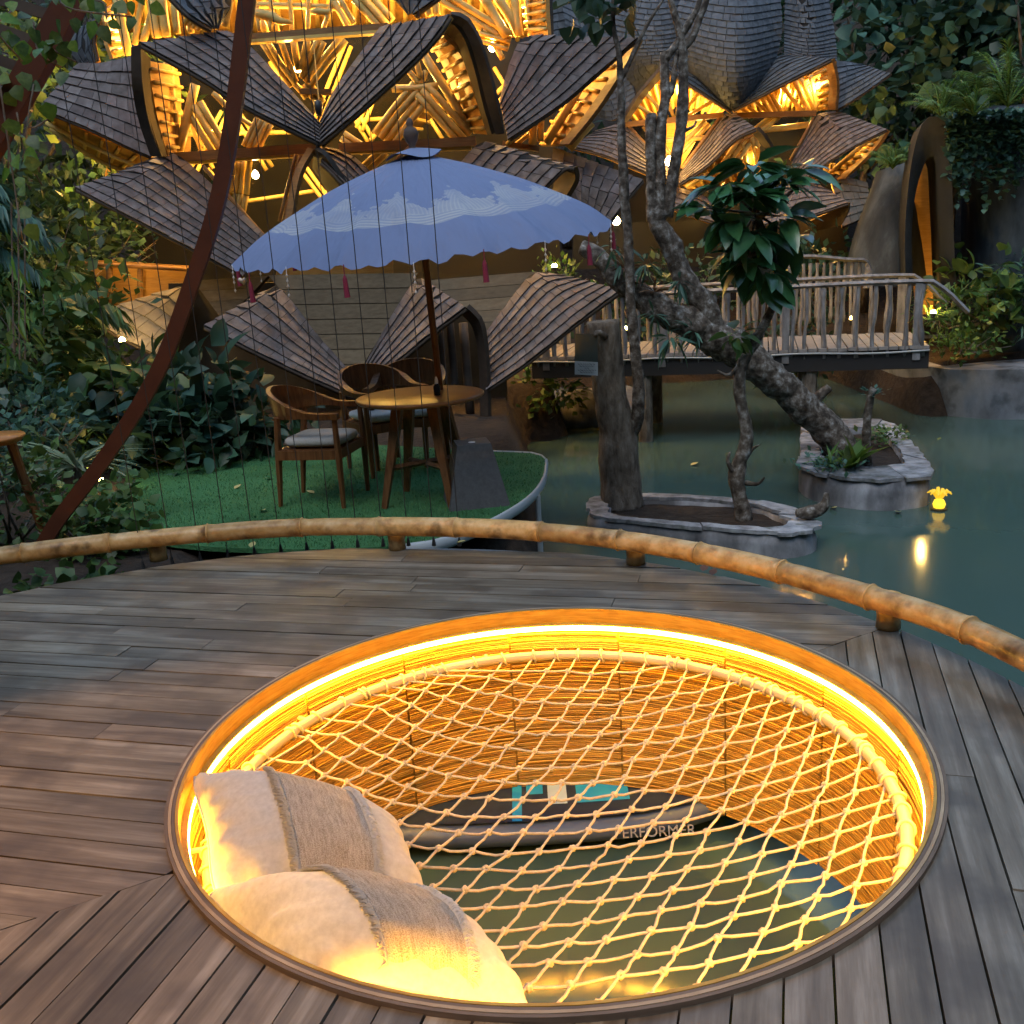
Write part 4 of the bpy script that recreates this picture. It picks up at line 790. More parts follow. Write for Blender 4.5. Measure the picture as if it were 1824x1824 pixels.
hood(gb, [[(130, 60, 11.9), (128, 100, 11.8), (160, 130, 11.7)], [(175, 30, 11.6), (165, 70, 11.6), (172, 110, 11.6)]], 4, HW, 'shingb')
# arch bands
band(gb, [[(804, 25, 10.4), (830, 35, 10.42), (853, 71, 10.5), (871, 132, 10.65), (886, 189, 10.8), (898, 238, 11)], [(797, 38, 10.45), (819, 45, 10.5), (837, 76, 10.55), (852, 125, 10.7), (866, 182, 10.85), (883, 240, 11.02)]])
band(gb, [[(797, 38, 10.5), (815, 50, 10.52), (832, 82, 10.6), (847, 130, 10.75), (860, 185, 10.9), (876, 240, 11.05)], [(786, 62, 10.9), (806, 70, 10.95), (822, 100, 11.0), (838, 145, 11.05), (853, 195, 11.1), (868, 240, 11.15)]], 'shell')
band(gb, [[(233, 84, 10.5), (235, 150, 10.6), (246, 212, 10.8), (268, 279, 11)], [(250, 80, 10.5), (254, 150, 10.6), (264, 212, 10.8), (285, 279, 11.)]])
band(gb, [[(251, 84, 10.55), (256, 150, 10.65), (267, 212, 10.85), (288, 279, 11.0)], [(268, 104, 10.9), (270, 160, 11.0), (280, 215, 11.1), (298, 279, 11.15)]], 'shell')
band(gb, [[(1138, 68, 10.5), (1110, 122, 10.6), (1062, 196, 10.8), (1014, 256, 11.0)], [(1122, 82, 10.75), (1085, 140, 10.8), (1040, 205, 10.95), (996, 257, 11.1)]], 'beam')
band(gb, [[(831, 548, 10.3), (855, 575, 10.35), (866, 640, 10.5), (870, 760, 10.7)], [(822, 558, 10.5), (842, 585, 10.55), (852, 640, 10.6), (856, 760, 10.8)]])
band(gb, [[(548, 262, 11.1), (524, 310, 11.0), (505, 400, 10.9)], [(558, 266, 11.05), (534, 312, 10.95), (517, 400, 10.85)]], 'beam')
band(gb, [[(560, 266, 11.0), (580, 280, 10.9), (612, 330, 10.9), (640, 400, 10.9)], [(556, 300, 11.6), (570, 320, 11.6), (590, 360, 11.6), (600, 410, 11.6)]], 'dark')  # shade inside the hood painted as a near-black surface
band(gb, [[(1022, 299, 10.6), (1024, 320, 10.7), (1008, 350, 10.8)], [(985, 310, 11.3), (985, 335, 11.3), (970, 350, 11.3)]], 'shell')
# lit linings
soffit(gb, [[(790, 66, 10.85), (824, 104, 11.0), (848, 180, 11.1), (872, 240, 11.2)], [(765, 78, 11.9), (790, 120, 11.9), (815, 185, 11.9), (846, 238, 11.7)]], 9, .02)
soffit(gb, [[(264, 108, 10.85), (272, 165, 11.0), (284, 225, 11.1), (300, 278, 11.2)], [(315, 118, 11.9), (322, 160, 11.9), (322, 215, 11.9), (318, 276, 11.7)]], 7, .02)
soffit(gb, [[(1122, 82, 10.8), (1085, 142, 10.9), (1042, 205, 11.05), (998, 257, 11.2)], [(1100, 96, 11.3), (1050, 150, 11.6), (1000, 195, 11.7), (960, 257, 11.7)]], 8, .02)
soffit(gb, [[(75, 200, 11.3), (150, 232, 11.3), (265, 283, 11.3)], [(95, 225, 12.2), (165, 280, 12.2), (225, 310, 12.0)]], 6, .02, poles=2)
soffit(gb, [[(185, 20, 11.7), (190, 70, 11.6), (202, 104, 11.6)], [(215, 0, 12.2), (222, 60, 12.2), (225, 96, 12.0)]], 5, .02)
soffit(gb, [[(972, -20, 11.3), (973, 20, 11.3), (976, 62, 11.3)], [(930, -20, 12), (935, 20, 12), (940, 64, 11.8)]], 5, .02)
soffit(gb, [[(760, 165, 12.5), (735, 200, 12.5), (715, 240, 12.5)], [(800, 185, 12.8), (775, 205, 12.8), (740, 235, 12.8)]], 4, .025)
soffit(gb, [[(335, 200, 12.4), (350, 240, 12.4), (362, 274, 12.4)], [(375, 225, 12.9), (385, 255, 12.9), (395, 275, 12.9)]], 4, .025)
soffit(gb, [[(150, -90, 12.2), (350, -110, 12.2), (600, -110, 12.2), (850, -110, 12.2), (980, -90, 12.2)], [(180, 70, 15.0), (350, 70, 15.3), (560, 60, 15.5), (780, 60, 15.3), (960, 70, 15.0)]], 34, .035, name='ceiling')
quadp(gb, [(130, 190, 13.8), (340, 220, 14.2), (340, 330, 14.2), (190, 320, 13.8)], 'inner_wall', 'soffit')
# trusses and beams
poles(gb, [(470, 72, 522, 152, 5, 2, 10), (500, 72, 527, 145, 5), (523, 72, 532, 125, 6), (548, 72, 538, 125, 6), (572, 72, 542, 142, 5, 2, 11), (612, 68, 548, 150, 5, 2, 11), (545, 148, 572, 185, 5, 2, 10), (525, 150, 545, 175, 5),
 (448, -5, 475, 60, 6), (480, -10, 495, 58, 4), (515, -10, 520, 60, 4), (550, -10, 548, 58, 4), (595, -10, 575, 55, 4), (640, -10, 690, 45, 6, 3, 13), (600, 0, 625, 45, 5, 2, 12), (440, 8, 605, 14, 5)], 12.0)
poles(gb, [(471, 215, 446, 266, 4.5, 4, 9), (345, 188, 398, 276, 6, 3, 13), (348, 150, 319, 268, 8), (300, 112, 316, 272, 8), (430, 285, 424, 345, 5, 4, 10), (424, 345, 408, 420, 5, 4, 10), (380, 165, 420, 200, 5), (420, 205, 470, 240, 4)], 11.7)
poles(gb, [(753, 160, 682, 250, 5.5, 4, 13), (752, 160, 828, 248, 5.5, 3, 13), (755, 98, 836, 230, 7.5), (789, 64, 851, 236, 7.5), (727, 126, 746, 150, 5), (758, 126, 748, 150, 5), (742, 110, 750, 140, 5), (610, 242, 650, 268, 5, 2, 11), (698, 158, 780, 153, 6), (650, 300, 685, 268, 5, 2, 11), (720, 300, 755, 268, 5, 2, 10)], 11.7)
poles(gb, [(780, -10, 905, 66, 6, 2, 14), (858, -10, 903, 66, 8), (882, -10, 925, 62, 8), (916, -10, 925, 64, 7), (940, 0, 946, 64, 5), (852, 62, 908, 78, 3.5, 4, 7), (880, 78, 895, 105, 5), (768, -5, 772, 28, 6, 2, 14), (800, -10, 860, 55, 6)], 11.8)
poles(gb, [(951, 200, 949, 258, 7), (965, 195, 963, 252, 5), (1037, 150, 973, 256, 7), (905, 262, 945, 230, 4, 2, 10), (1010, 262, 1050, 215, 6, 2, 13)], 11.35)
poles(gb, [(207, -10, 229, 98, 8), (272, 18, 254, 76, 6), (279, -10, 288, 66, 8, 2, 17), (255, -10, 240, 80, 5), (310, 5, 316, 60, 6), (335, 20, 340, 58, 6)], 11.7)
poles(gb, [(365, -5, 340, 50, 4, 4, 9), (410, 0, 400, 48, 6)], 11.5)
poles(gb, [(330, 330, 400, 200, 3.4, 2, 12), (420, 200, 480, 300, 3.4, 2, 12), (370, 300, 450, 410, 3.4), (540, 300, 600, 380, 3.4, 2, 11), (600, 300, 560, 400, 3.4), (600, 150, 660, 250, 3.4, 2, 11), (690, 110, 640, 230, 3.4, 2, 11), (660, 250, 720, 180, 3.4), (790, 250, 740, 170, 3.4), (480, 110, 560, 240, 3.4), (620, 80, 560, 230, 3.4, 2, 12), (330, 240, 560, 235, 3.4), (610, 215, 850, 205, 3.4), (430, 360, 560, 340, 3.4), (860, 200, 940, 120, 3.4, 2, 12), (880, 120, 950, 240, 3.4), (300, 160, 380, 300, 3.4), (250, 200, 190, 300, 3.4, 2, 12), (120, 220, 200, 300, 3.4)], 13.6, 'back_truss')
beam(gb, 300, 282, 572, 264, 15, 11.55); beam(gb, 605, 264, 848, 252, 14, 11.55); beam(gb, 432, 68, 692, 48, 9, 11.75); beam(gb, 435, 76, 690, 57, 5, 11.7, mat='pole')
beam(gb, 895, 256, 960, 266, 8, 11.4); beam(gb, 535, 164, 592, 164, 8, 12.0); beam(gb, 600, 272, 840, 264, 6, 11.6, mat='pole'); beam(gb, 340, 290, 560, 276, 4, 11.6, mat='pole')
poles(gb, [(362, 296, 470, 420, 3.5), (532, 276, 502, 396, 3.5, 2, 8), (665, 330, 730, 262, 3.5)], 11.4, 'window_frame', 'beam')
for g in ([(440, 78, 11.9), (690, 58, 11.9), (572, 200, 11.9)], [(310, 285, 11.8), (560, 272, 11.8), (505, 410, 11.8), (470, 420, 11.8)], [(320, 150, 11.9), (430, 190, 11.9), (560, 262, 11.9), (325, 275, 11.9)], [(610, 262, 11.9), (752, 100, 11.9), (840, 250, 11.9)]): quadp(gb, g, 'window_pane', 'glass', .008)
planked(gb, [(478, 490, 11.25), (745, 486, 11.25), (632, 676, 10.95)], 7); planked(gb, [(758, 500, 11.25), (955, 484, 11.25), (862, 596, 11.0)], 5); planked(gb, [(345, 500, 11.4), (478, 492, 11.3), (400, 575, 11.2)], 4)
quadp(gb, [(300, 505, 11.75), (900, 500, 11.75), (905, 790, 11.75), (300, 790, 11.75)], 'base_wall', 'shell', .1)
quadp(gb, [(492, 470, 11.8), (700, 462, 11.8), (700, 500, 11.8), (492, 505, 11.8)], 'lit_window', 'soffit', .02)
quadp(gb, [(170, -160, 15.8), (980, -160, 15.8), (1000, 520, 15.8), (260, 520, 15.8)], 'dark_backdrop', 'dark', .05)  # added near-black sheet: hides the sky, paints the dark behind the panes
poles(gb, [(800, 560, 812, 720, 7), (825, 575, 838, 740, 8), (785, 590, 790, 700, 6)], 10.9, 'post', 'fascia')
for q in ((530, 122, 12.3, 34), (877, 85, 12.0, 30), (455, 312, 12.4, 14), (690, 215, 12.3, 0), (300, 190, 12.3, 0)):
    if q[3]: lamp(gb, *q)
for q in ((700, 190, 12.6, 20), (375, 235, 12.9, 26), (820, 150, 11.6, 9), (285, 200, 11.6, 8), (1010, 200, 11.6, 10), (930, 20, 12.2, 24), (250, 40, 12.3, 24), (160, 265, 12.4, 14), (520, 20, 12.9, 40), (700, 10, 12.8, 24), (600, 474, 12.2, 5)): lamp(gb, *q, bulb=False)  # bulbless points added to brighten the linings and poles
fl = MB().tube([AY(558, 72, 11.6), AY(568, 180, 11.3)], .006, 6).build('flex', MT['pole'], gb); MB().lathe([(.001, -.09), (.03, -.08), (.045, -.02), (.05, .06), (.03, .075), (.001, .08)], AY(567, 192, 11.3), 14).build('lantern', plain('lantern_black', (.01, .01, .01), .4), gb, True)
def carving(label, bones, Y):
    t = thing('carved_animal', label, 'carving', AY(*bones[0][0][0], Y), 'wooden carvings in the upper window')
    m = MB()
    for pts, r in bones: m.tube([AY(x, y, Y) for x, y in pts], [q*Y/FPX for q in r], 8)
    m.build('body', MT['pole'], t, True)
carving('pale carved animal on the upper beam, left of the two', [([(440, 22), (465, 25), (485, 30), (500, 38), (520, 40)], [6, 8, 9, 6, 3]), ([(458, 28), (462, 55)], [4, 3]), ([(480, 32), (482, 55)], [4, 3])], 11.75)
carving('small pale carving on the upper beam, right of the two', [([(552, 22), (565, 20), (585, 22), (592, 18)], [3, 6, 5, 3]), ([(580, 24), (584, 38)], [3, 2])], 11.75)
# ---- the far building
fbd = thing('bamboo_hall', 'farther bamboo hall with grey lobed shingle roof beyond the bridge', 'building', (4.0, 17.5, -.2))
SW = .15
hood(fbd, [[(1240, -60, 17.6), (1310, -60, 17.2), (1375, -60, 17.6)], [(1205, 70, 17.2), (1305, 95, 16.4), (1388, 78, 17.2)], [(1270, 178, 17.3), (1305, 193, 16.9), (1330, 178, 17.3)]], 16, SW, 'shingb', single=60, name='roof_lobe')
hood(fbd, [[(1110, -60, 17.9), (1180, -60, 17.5), (1250, -60, 17.8)], [(1090, 60, 17.6), (1165, 70, 17.0), (1245, 55, 17.6)], [(1130, 180, 17.6), (1185, 122, 17.1), (1262, 165, 17.5)]], 16, SW, 'shingb', single=40, name='roof_lobe')
hood(fbd, [[(1000, -60, 18.2), (1060, -60, 18.0), (1125, -60, 18.1)], [(1010, 60, 17.9), (1060, 90, 17.5), (1120, 80, 17.7)], [(1040, 190, 17.9), (1090, 214, 17.4), (1135, 185, 17.4)]], 16, SW, 'shingb', name='roof_lobe')
hood(fbd, [[(880, -60, 18.8), (950, -60, 18.6), (1005, -60, 18.5)], [(900, 60, 18.6), (960, 70, 18.2), (1010, 60, 18.2)], [(940, 140, 18.5), (980, 160, 18.2), (1030, 150, 18.2)]], 12, SW, 'shingb', name='roof_lobe')
hood(fbd, [[(1400, -60, 17.8), (1431, -60, 17.5), (1462, -60, 17.8)], [(1398, 50, 17.6), (1441, 58, 17.3), (1484, 50, 17.6)], [(1396, 102, 17.4), (1443, 110, 17.3), (1490, 112, 17.4)]], 14, SW, 'shingb', single=40, name='roof_lobe')
hood(fbd, [[(1195, 116, 17.2), (1250, 140, 17.2), (1306, 188, 17.2)], [(1182, 122, 16.8), (1240, 158, 16.7), (1304, 198, 16.9)]], 3, SW, 'shingb')
hood(fbd, [[(1322, 178, 17.2), (1362, 110, 17.3), (1400, 98, 17.3)], [(1304, 197, 16.9), (1400, 147, 16.6), (1482, 106, 16.4)]], 8, SW, 'shingb', single=60)
hood(fbd, [[(1490, 108, 17.0), (1505, 109, 17.0), (1530, 114, 17.0)], [(1488, 198, 16.9), (1540, 166, 16.7), (1588, 131, 16.6)]], 8, SW, 'shingb', single=30)
hood(fbd, [[(1408, 285, 17.2), (1440, 230, 17.2), (1456, 204, 17.1), (1490, 198, 17.0)], [(1425, 328, 16.9), (1470, 293, 16.7), (1520, 262, 16.5), (1581, 231, 16.3)]], 10, SW, 'shing', single=50)
hood(fbd, [[(1065, 232, 17.1), (1110, 222, 17.2), (1150, 255, 17.2), (1206, 318, 17.0)], [(1018, 262, 16.6), (1070, 275, 16.5), (1120, 295, 16.5), (1206, 330, 16.7)]], 8, SW, 'shing', single=20)
hood(fbd, [[(1212, 308, 17.0), (1255, 252, 17.2), (1288, 205, 17.2), (1308, 202, 17.2)], [(1208, 330, 16.7), (1260, 295, 16.6), (1310, 248, 16.4), (1348, 230, 16.3)]], 7, SW, 'shing')
hood(fbd, [[(1200, 332, 17.0), (1245, 345, 17.0), (1292, 372, 17.0)], [(1180, 362, 16.7), (1220, 380, 16.6), (1272, 397, 16.6)]], 4, SW, 'shing')
hood(fbd, [[(1395, 335, 17.0), (1432, 318, 17.0), (1470, 335, 17.0)], [(1350, 402, 16.6), (1430, 388, 16.5), (1512, 362, 16.4)]], 6, SW, 'shing')
hood(fbd, [[(1478, 314, 17.1), (1490, 310, 17.1), (1545, 325, 17.1)], [(1500, 404, 16.8), (1520, 396, 16.8), (1550, 380, 16.9)]], 6, SW, 'shing_lit')
band(fbd, [[(1482, 106, 16.4), (1491, 150, 16.6), (1488, 196, 16.8)], [(1470, 112, 16.7), (1476, 155, 16.8), (1474, 196, 17.0)]], 'beam')
band(fbd, [[(1180, 120, 16.7), (1140, 168, 16.8), (1108, 218, 17.0)], [(1186, 130, 16.9), (1150, 172, 17.0), (1118, 218, 17.1)]])
band(fbd, [[(1348, 230, 16.3), (1362, 245, 16.4), (1382, 275, 16.7)], [(1340, 238, 16.6), (1352, 252, 16.7), (1370, 278, 16.9)]])
band(fbd, [[(1512, 362, 16.4), (1510, 380, 16.5), (1498, 402, 16.7)], [(1440, 395, 17.1), (1445, 405, 17.1), (1450, 412, 17.1)]], 'shell')
band(fbd, [[(1581, 231, 16.3), (1560, 262, 16.5), (1505, 318, 16.9)], [(1572, 240, 16.6), (1545, 272, 16.8), (1490, 318, 17.0)]], 'beam')
soffit(fbd, [[(1474, 115, 16.8), (1478, 155, 16.9), (1474, 196, 17.1)], [(1430, 140, 17.7), (1440, 165, 17.7), (1452, 198, 17.5)]], 6, .03, poles=1)
soffit(fbd, [[(1572, 240, 16.7), (1545, 272, 16.9), (1490, 318, 17.1)], [(1555, 250, 17.1), (1520, 275, 17.3), (1470, 318, 17.4)]], 7, .03, poles=1)
soffit(fbd, [[(1108, 200, 17.6), (1180, 120, 17.4), (1300, 190, 17.6)], [(1130, 218, 18.6), (1200, 190, 18.6), (1280, 205, 18.6)]], 14, .03)
soffit(fbd, [[(1306, 198, 17.6), (1390, 150, 17.5), (1478, 112, 17.6)], [(1330, 206, 18.6), (1390, 200, 18.6), (1450, 198, 18.4)]], 14, .03)
soffit(fbd, [[(1215, 330, 17.3), (1280, 280, 17.3), (1350, 235, 17.2)], [(1240, 345, 18), (1300, 330, 18), (1360, 320, 18)]], 8, .03)
quadp(fbd, [(1150, 215, 18.8), (1260, 215, 18.8), (1205, 312, 18.0)], 'inner_wall', 'soffit'); quadp(fbd, [(1100, 225, 19.5), (1480, 205, 19.5), (1500, 420, 19.5), (1080, 420, 19.5)], 'dark_backdrop', 'dark')  # second sheet is added, near-black for the dark behind the panes
poles(fbd, [(1130, 185, 1178, 212, 3), (1150, 165, 1190, 210, 3), (1175, 150, 1200, 208, 3), (1215, 150, 1205, 208, 3), (1245, 165, 1215, 206, 3), (1270, 180, 1225, 206, 3), (1150, 222, 1195, 285, 4, 2, 9), (1260, 218, 1190, 290, 4, 2, 9), (1180, 250, 1260, 245, 4), (1210, 290, 1200, 245, 3),
 (1330, 190, 1350, 204, 3), (1345, 180, 1372, 204, 3), (1365, 170, 1385, 204, 4, 3, 9), (1395, 155, 1430, 200, 4), (1420, 140, 1448, 202, 5, 2, 11), (1455, 122, 1458, 196, 5), (1400, 165, 1420, 182, 3), (1385, 205, 1345, 235, 4, 2, 9), (1350, 232, 1440, 222, 5), (1285, 310, 1335, 240, 4, 3, 10), (1335, 240, 1352, 262, 4), (1220, 330, 1260, 305, 4, 2, 9), (1478, 290, 1476, 318, 5, 2, 10), (1525, 270, 1490, 316, 4)], 17.3)
beam(fbd, 1112, 222, 1288, 205, 8, 17.2); beam(fbd, 1308, 206, 1452, 202, 8, 17.2); beam(fbd, 1425, 320, 1482, 314, 7, 17.1); beam(fbd, 1190, 344, 1290, 336, 6, 17.1)
poles(fbd, [(1282, 210, 1215, 300, 3), (1120, 225, 1200, 315, 3), (1450, 210, 1408, 285, 3)], 17.15, 'window_frame', 'beam')
for g in ([(1115, 222, 17.4), (1285, 208, 17.4), (1205, 310, 17.4)], [(1312, 206, 17.4), (1450, 204, 17.4), (1405, 285, 17.4), (1380, 280, 17.4)]): quadp(fbd, g, 'window_pane', 'glass', .008)
quadp(fbd, [(1020, 400, 17.6), (1510, 385, 17.6), (1510, 470, 17.6), (1020, 480, 17.6)], 'lower_wall', 'dark', .1)  # near-black colour stands in for shade, so lamplight barely shows
for q in ((1192, 288, 16.9, 14), (1098, 394, 17.0, 14)): lamp(fbd, *q, r=.07)
for q in ((1205, 170, 17.9, 40), (1400, 178, 17.9, 46), (1250, 240, 18.3, 30), (1330, 290, 17.6, 26), (1530, 268, 17.1, 14), (1455, 155, 17.2, 12), (1455, 350, 17.0, 10), (1450, 330, 17.6, 8), (1240, 372, 17.4, 3)): lamp(fbd, *q, bulb=False)  # added points without bulbs, brightening soffits and hoods
quadp(gb, [(150, 462, 12.6), (345, 474, 12.6), (345, 560, 12.6), (150, 548, 12.6)], 'lit_wing', 'soffit', .05)
poles(gb, [(195, 462, 196, 550, 6), (250, 468, 251, 555, 5), (150, 470, 345, 480, 4)], 12.5, 'window_frame', 'beam'); lamp(gb, 230, 500, 12.2, .6, bulb=False)
# ------------------------------------------------------------------ timber footbridge
MT['drift'] = vary('grey_timber', [(.10, .09, .082), (.19, .175, .165), (.28, .265, .255)], 6, (2, 2, .7), .22, .8, .4, dist=.01)
MT['tan'] = vary('bridge_board', [(.20, .175, .15), (.31, .275, .245)], 5, (1, 8, 1), .15, .8, .3)
b0, b1 = np.array([.35, 12.1, .13]), np.array([4.75, 10.95, .13]); bv = nrm(b1-b0); bnm = np.array([-bv[1], bv[0], 0]); BL = np.linalg.norm(b1-b0); BW = 1.5
bg_ = thing('footbridge', 'grey timber footbridge with crooked branch balusters over the pond', 'bridge', (b0+b1)/2+bnm*.75+np.array([0, 0, WZ-.13]))
nbd = 42
for i in range(nbd):
    c = b0+bv*(i+.5)/nbd*BL+bnm*BW/2; MB().box(c+np.array([0, 0, -.02+random.uniform(-.004, .004)]), (BL/nbd/2-.006, BW/2+random.uniform(0, .02), .018), np.array([bv, bnm, (0, 0, 1)])).build('deck_board', MT['tan'], bg_)
for off in (.06, .75, 1.44): MB().box((b0+b1)/2+bnm*off+np.array([0, 0, -.15]), (BL/2, .05, .11), np.array([bv, bnm, (0, 0, 1)])).build('bearer', plain('dark_bearer', (.018, .015, .013), .8), bg_)
for t in (.30, .72):
    for off in (.12, 1.38): c = b0+bv*BL*t+bnm*off; MB().tube([c+np.array([0, 0, -.2]), (c[0], c[1], WZ-.4)], .09, 10).build('pile', MT['bark'], bg_)
def stick(p, q, r, mat='drift'):
    P = crv([p, p+(q-p)*.3+rng.normal(size=3)*.010, p+(q-p)*.65+rng.normal(size=3)*.010, q], 10); return MB().tube(P, r*(1+.15*rng.normal(size=10)), 7)
for off, n in ((.03, 26), (1.47, 23)):
    for i in range(n):
        t = (i+.5+random.uniform(-.15, .15))/n; p = b0+bv*BL*t+bnm*off; stick(p+np.array([0, 0, -.12]), p+np.array([random.uniform(-.03, .03), 0, .67]), random.uniform(.022, .030)).build('baluster', MT['drift'], bg_, True)
    for i in range(4):
        p = b0+bv*BL*(i*.31+.04)+bnm*off; MB().box(p+np.array([0, 0, .26]), (.04, .035, .42), np.array([bv, bnm, (0, 0, 1)])).build('newel_post', MT['drift'], bg_)
    e = b1+bnm*off
    rp_ = [b0+bnm*off+np.array([0, 0, .69]), (b0+b1)/2+bnm*off+np.array([0, 0, .70]), e-bv*.25+np.array([0, 0, .70]), e+bv*.08+np.array([0, 0, .63]), e+bv*.38+np.array([0, 0, .34])]
    MB().tube(crv(rp_, 40), .05, 4, up=(0, 0, 1), flat=(1, .55)).build('handrail', MT['drift'], bg_)
MB().tube([b0+bnm*-.015+bv*BL*t+np.array([0, 0, -.05-.02*math.sin(t*9)**2]) for t in np.linspace(0, 1, 60)], .012, 6).build('edge_cable', plain('cable_white', (.4, .4, .38), .5), bg_, True)
# second railing on the path behind the bridge
pr = thing('path_railing', 'second timber railing on the path behind the footbridge', 'railing', AZ(1460, 590, -.05))
q0, q1, q2 = AY(1330, 585, 14.2), AY(1400, 578, 14.0), AY(1535, 572, 13.8)
for a, b, n in ((q0, q1, 6), (q1, q2, 11)):
    for i in range(n): p = a+(b-a)*(i+.4)/n; stick(p, p+np.array([0, 0, .82]), .026).build('baluster', MT['drift'], pr, True)
MB().tube(crv([q0+np.array([0, 0, .55]), q1+np.array([0, 0, .9]), q2+np.array([-.2, 0, .84]), q2+np.array([.05, 0, .78]), q2+np.array([.02, -.1, .45])], 30), .05, 4, up=(0, 0, 1), flat=(1, .6)).build('handrail', MT['drift'], pr)
# ------------------------------------------------------------------ right bank: concrete wall, ruin, arch
MT['conc'] = vary('grey_concrete', [(.13, .135, .15), (.26, .275, .305), (.36, .375, .41)], 1.6, (1, 1, .6), .1, .7, .3, rshift=False, dist=.03, blotch=(3, .5, .66, (.025, .03, .03), .8))
MT['concd'] = vary('black_concrete', [(.010, .013, .015), (.032, .04, .045), (.13, .15, .16)], 1.5, (1, 1, .35), .1, .75, .4, rshift=False, pos=(.36, .52, .76), dist=.04)
def softpoly(r, n):
    P = np.asarray(r, float)
    for _ in range(3): Q = np.roll(P, -1, 0); P = np.stack([P*.8+Q*.2, P*.2+Q*.8], 1).reshape(-1, 3)
    P = np.vstack([P, P[:1]]); L_ = np.r_[0, np.cumsum(np.linalg.norm(np.diff(P, axis=0), axis=1))]; t = np.linspace(0, L_[-1], n+1)[:-1]; return np.stack([np.interp(t, L_, P[:, k]) for k in range(3)], 1)
def rockmass(name, label, cat, rings, mat, n=26, amp=.10, fr=.9):
    """rings: list of closed polygons of world points from bottom to top"""
    R_ = [softpoly(r, n) for r in rings]; c = np.mean(R_[0], 0); t = thing(name, label, cat, c)
    rows = []
    for a, b in zip(R_[:-1], R_[1:]):
        for k in np.linspace(0, 1, 7)[:-1]: rows.append(a+(b-a)*k)
    rows.append(R_[-1]); rows = np.array(rows)
    rows = rows+np.array([[[mnoise.noise(tuple(p*fr)), mnoise.noise(tuple(p*fr+7)), .4*mnoise.noise(tuple(p*fr+13))] for p in r] for r in rows])*amp
    m = MB().grid(rows.transpose(1, 0, 2), closed_u=True, flip=True); top = rows[-1]; m.add(np.vstack([top, top.mean(0)[None]]), [(i, (i+1) % n, n) for i in range(n)]); m.build('mass', mat, t, True); return t
def fp(x, y, d, z): return np.array([x, y+d, z])
w0, w1, w2 = AZ(1648, 738, WZ), AZ(1750, 752, WZ), AZ(1900, 756, WZ)
ztop = -.38
rockmass('bank_wall', 'smooth grey concrete bank wall on the right side of the pond', 'wall', [[w0+np.array([.12, .1, -.4]), w1+np.array([0, .15, -.4]), w2+np.array([2, 0, -.4]), w2+np.array([3, 5, -.4]), w0+np.array([0, 5, -.4])], [w0+np.array([-.02, 0, .58]), w1+np.array([.0, -.02, .62]), w2+np.array([2, -.1, .66]), w2+np.array([3, 5, .66]), w0+np.array([0, 5, .58])]], MT['conc'], 30, .05)
Yr = 12.9
rockmass('vine_ruin', 'black weathered concrete ruin with vines at the right edge', 'wall', [[AY(1700, 640, Yr), AY(1990, 640, Yr-.3), AY(1990, 640, Yr+4), AY(1740, 640, Yr+4)], [AY(1700, 430, Yr), AY(1990, 430, Yr-.3), AY(1990, 430, Yr+4), AY(1740, 430, Yr+4)], [AY(1698, 222, Yr), AY(1990, 190, Yr-.3), AY(1990, 170, Yr+4), AY(1740, 190, Yr+4)]], MT['concd'], 40, .10)
rockmass('concrete_shell', 'dark sloping concrete shell left of the lit arch', 'wall', [[AY(1490, 500, 14.6), AY(1560, 510, 13.9), AY(1640, 510, 13.8), AY(1680, 510, 17), AY(1570, 500, 17)], [AY(1530, 385, 14.8), AY(1570, 375, 14.2), AY(1640, 370, 14.0), AY(1680, 370, 17), AY(1590, 370, 17)], [AY(1556, 308, 15.0), AY(1580, 300, 14.6), AY(1640, 280, 14.4), AY(1680, 300, 17), AY(1600, 310, 17)]], MT['concd'], 30, .12)
ar = thing('stone_arch', 'narrow black concrete arch glowing amber inside beside the bridge', 'arch', AY(1655, 530, 12.6))
o_ = crv([AY(1616, 560, 13.0), AY(1612, 420, 13.0), AY(1622, 300, 13.0), AY(1642, 222, 13.0), AY(1668, 207, 12.8), AY(1690, 235, 12.7), AY(1696, 330, 12.6), AY(1700, 440, 12.6), AY(1706, 560, 12.6)], 40)
i_ = crv([AY(1630, 560, 13.0), AY(1624, 430, 13.0), AY(1630, 350, 13.0), AY(1645, 296, 12.95), AY(1658, 276, 12.9), AY(1668, 290, 12.8), AY(1672, 350, 12.75), AY(1676, 440, 12.75), AY(1680, 560, 12.75)], 40)
dp = np.array([.35, 1.1, 0]); g = np.stack([o_, i_, i_+dp, o_+dp, o_], 1); MB().grid(g).build('frame', vary('arch_concrete', [(.007, .009, .011), (.02, .025, .03)], 2, amp=.1, rough=.8, bump=.4, rshift=False, dist=.03), ar, True)
quadp(ar, [(1626, 560, 14.2), (1690, 560, 14.0), (1690, 260, 14.0), (1630, 260, 14.2)], 'door_leaf', 'soffit', .05)
lamp(ar, 1656, 545, 13.3, 9, bulb=False, col=(1, .5, .08))
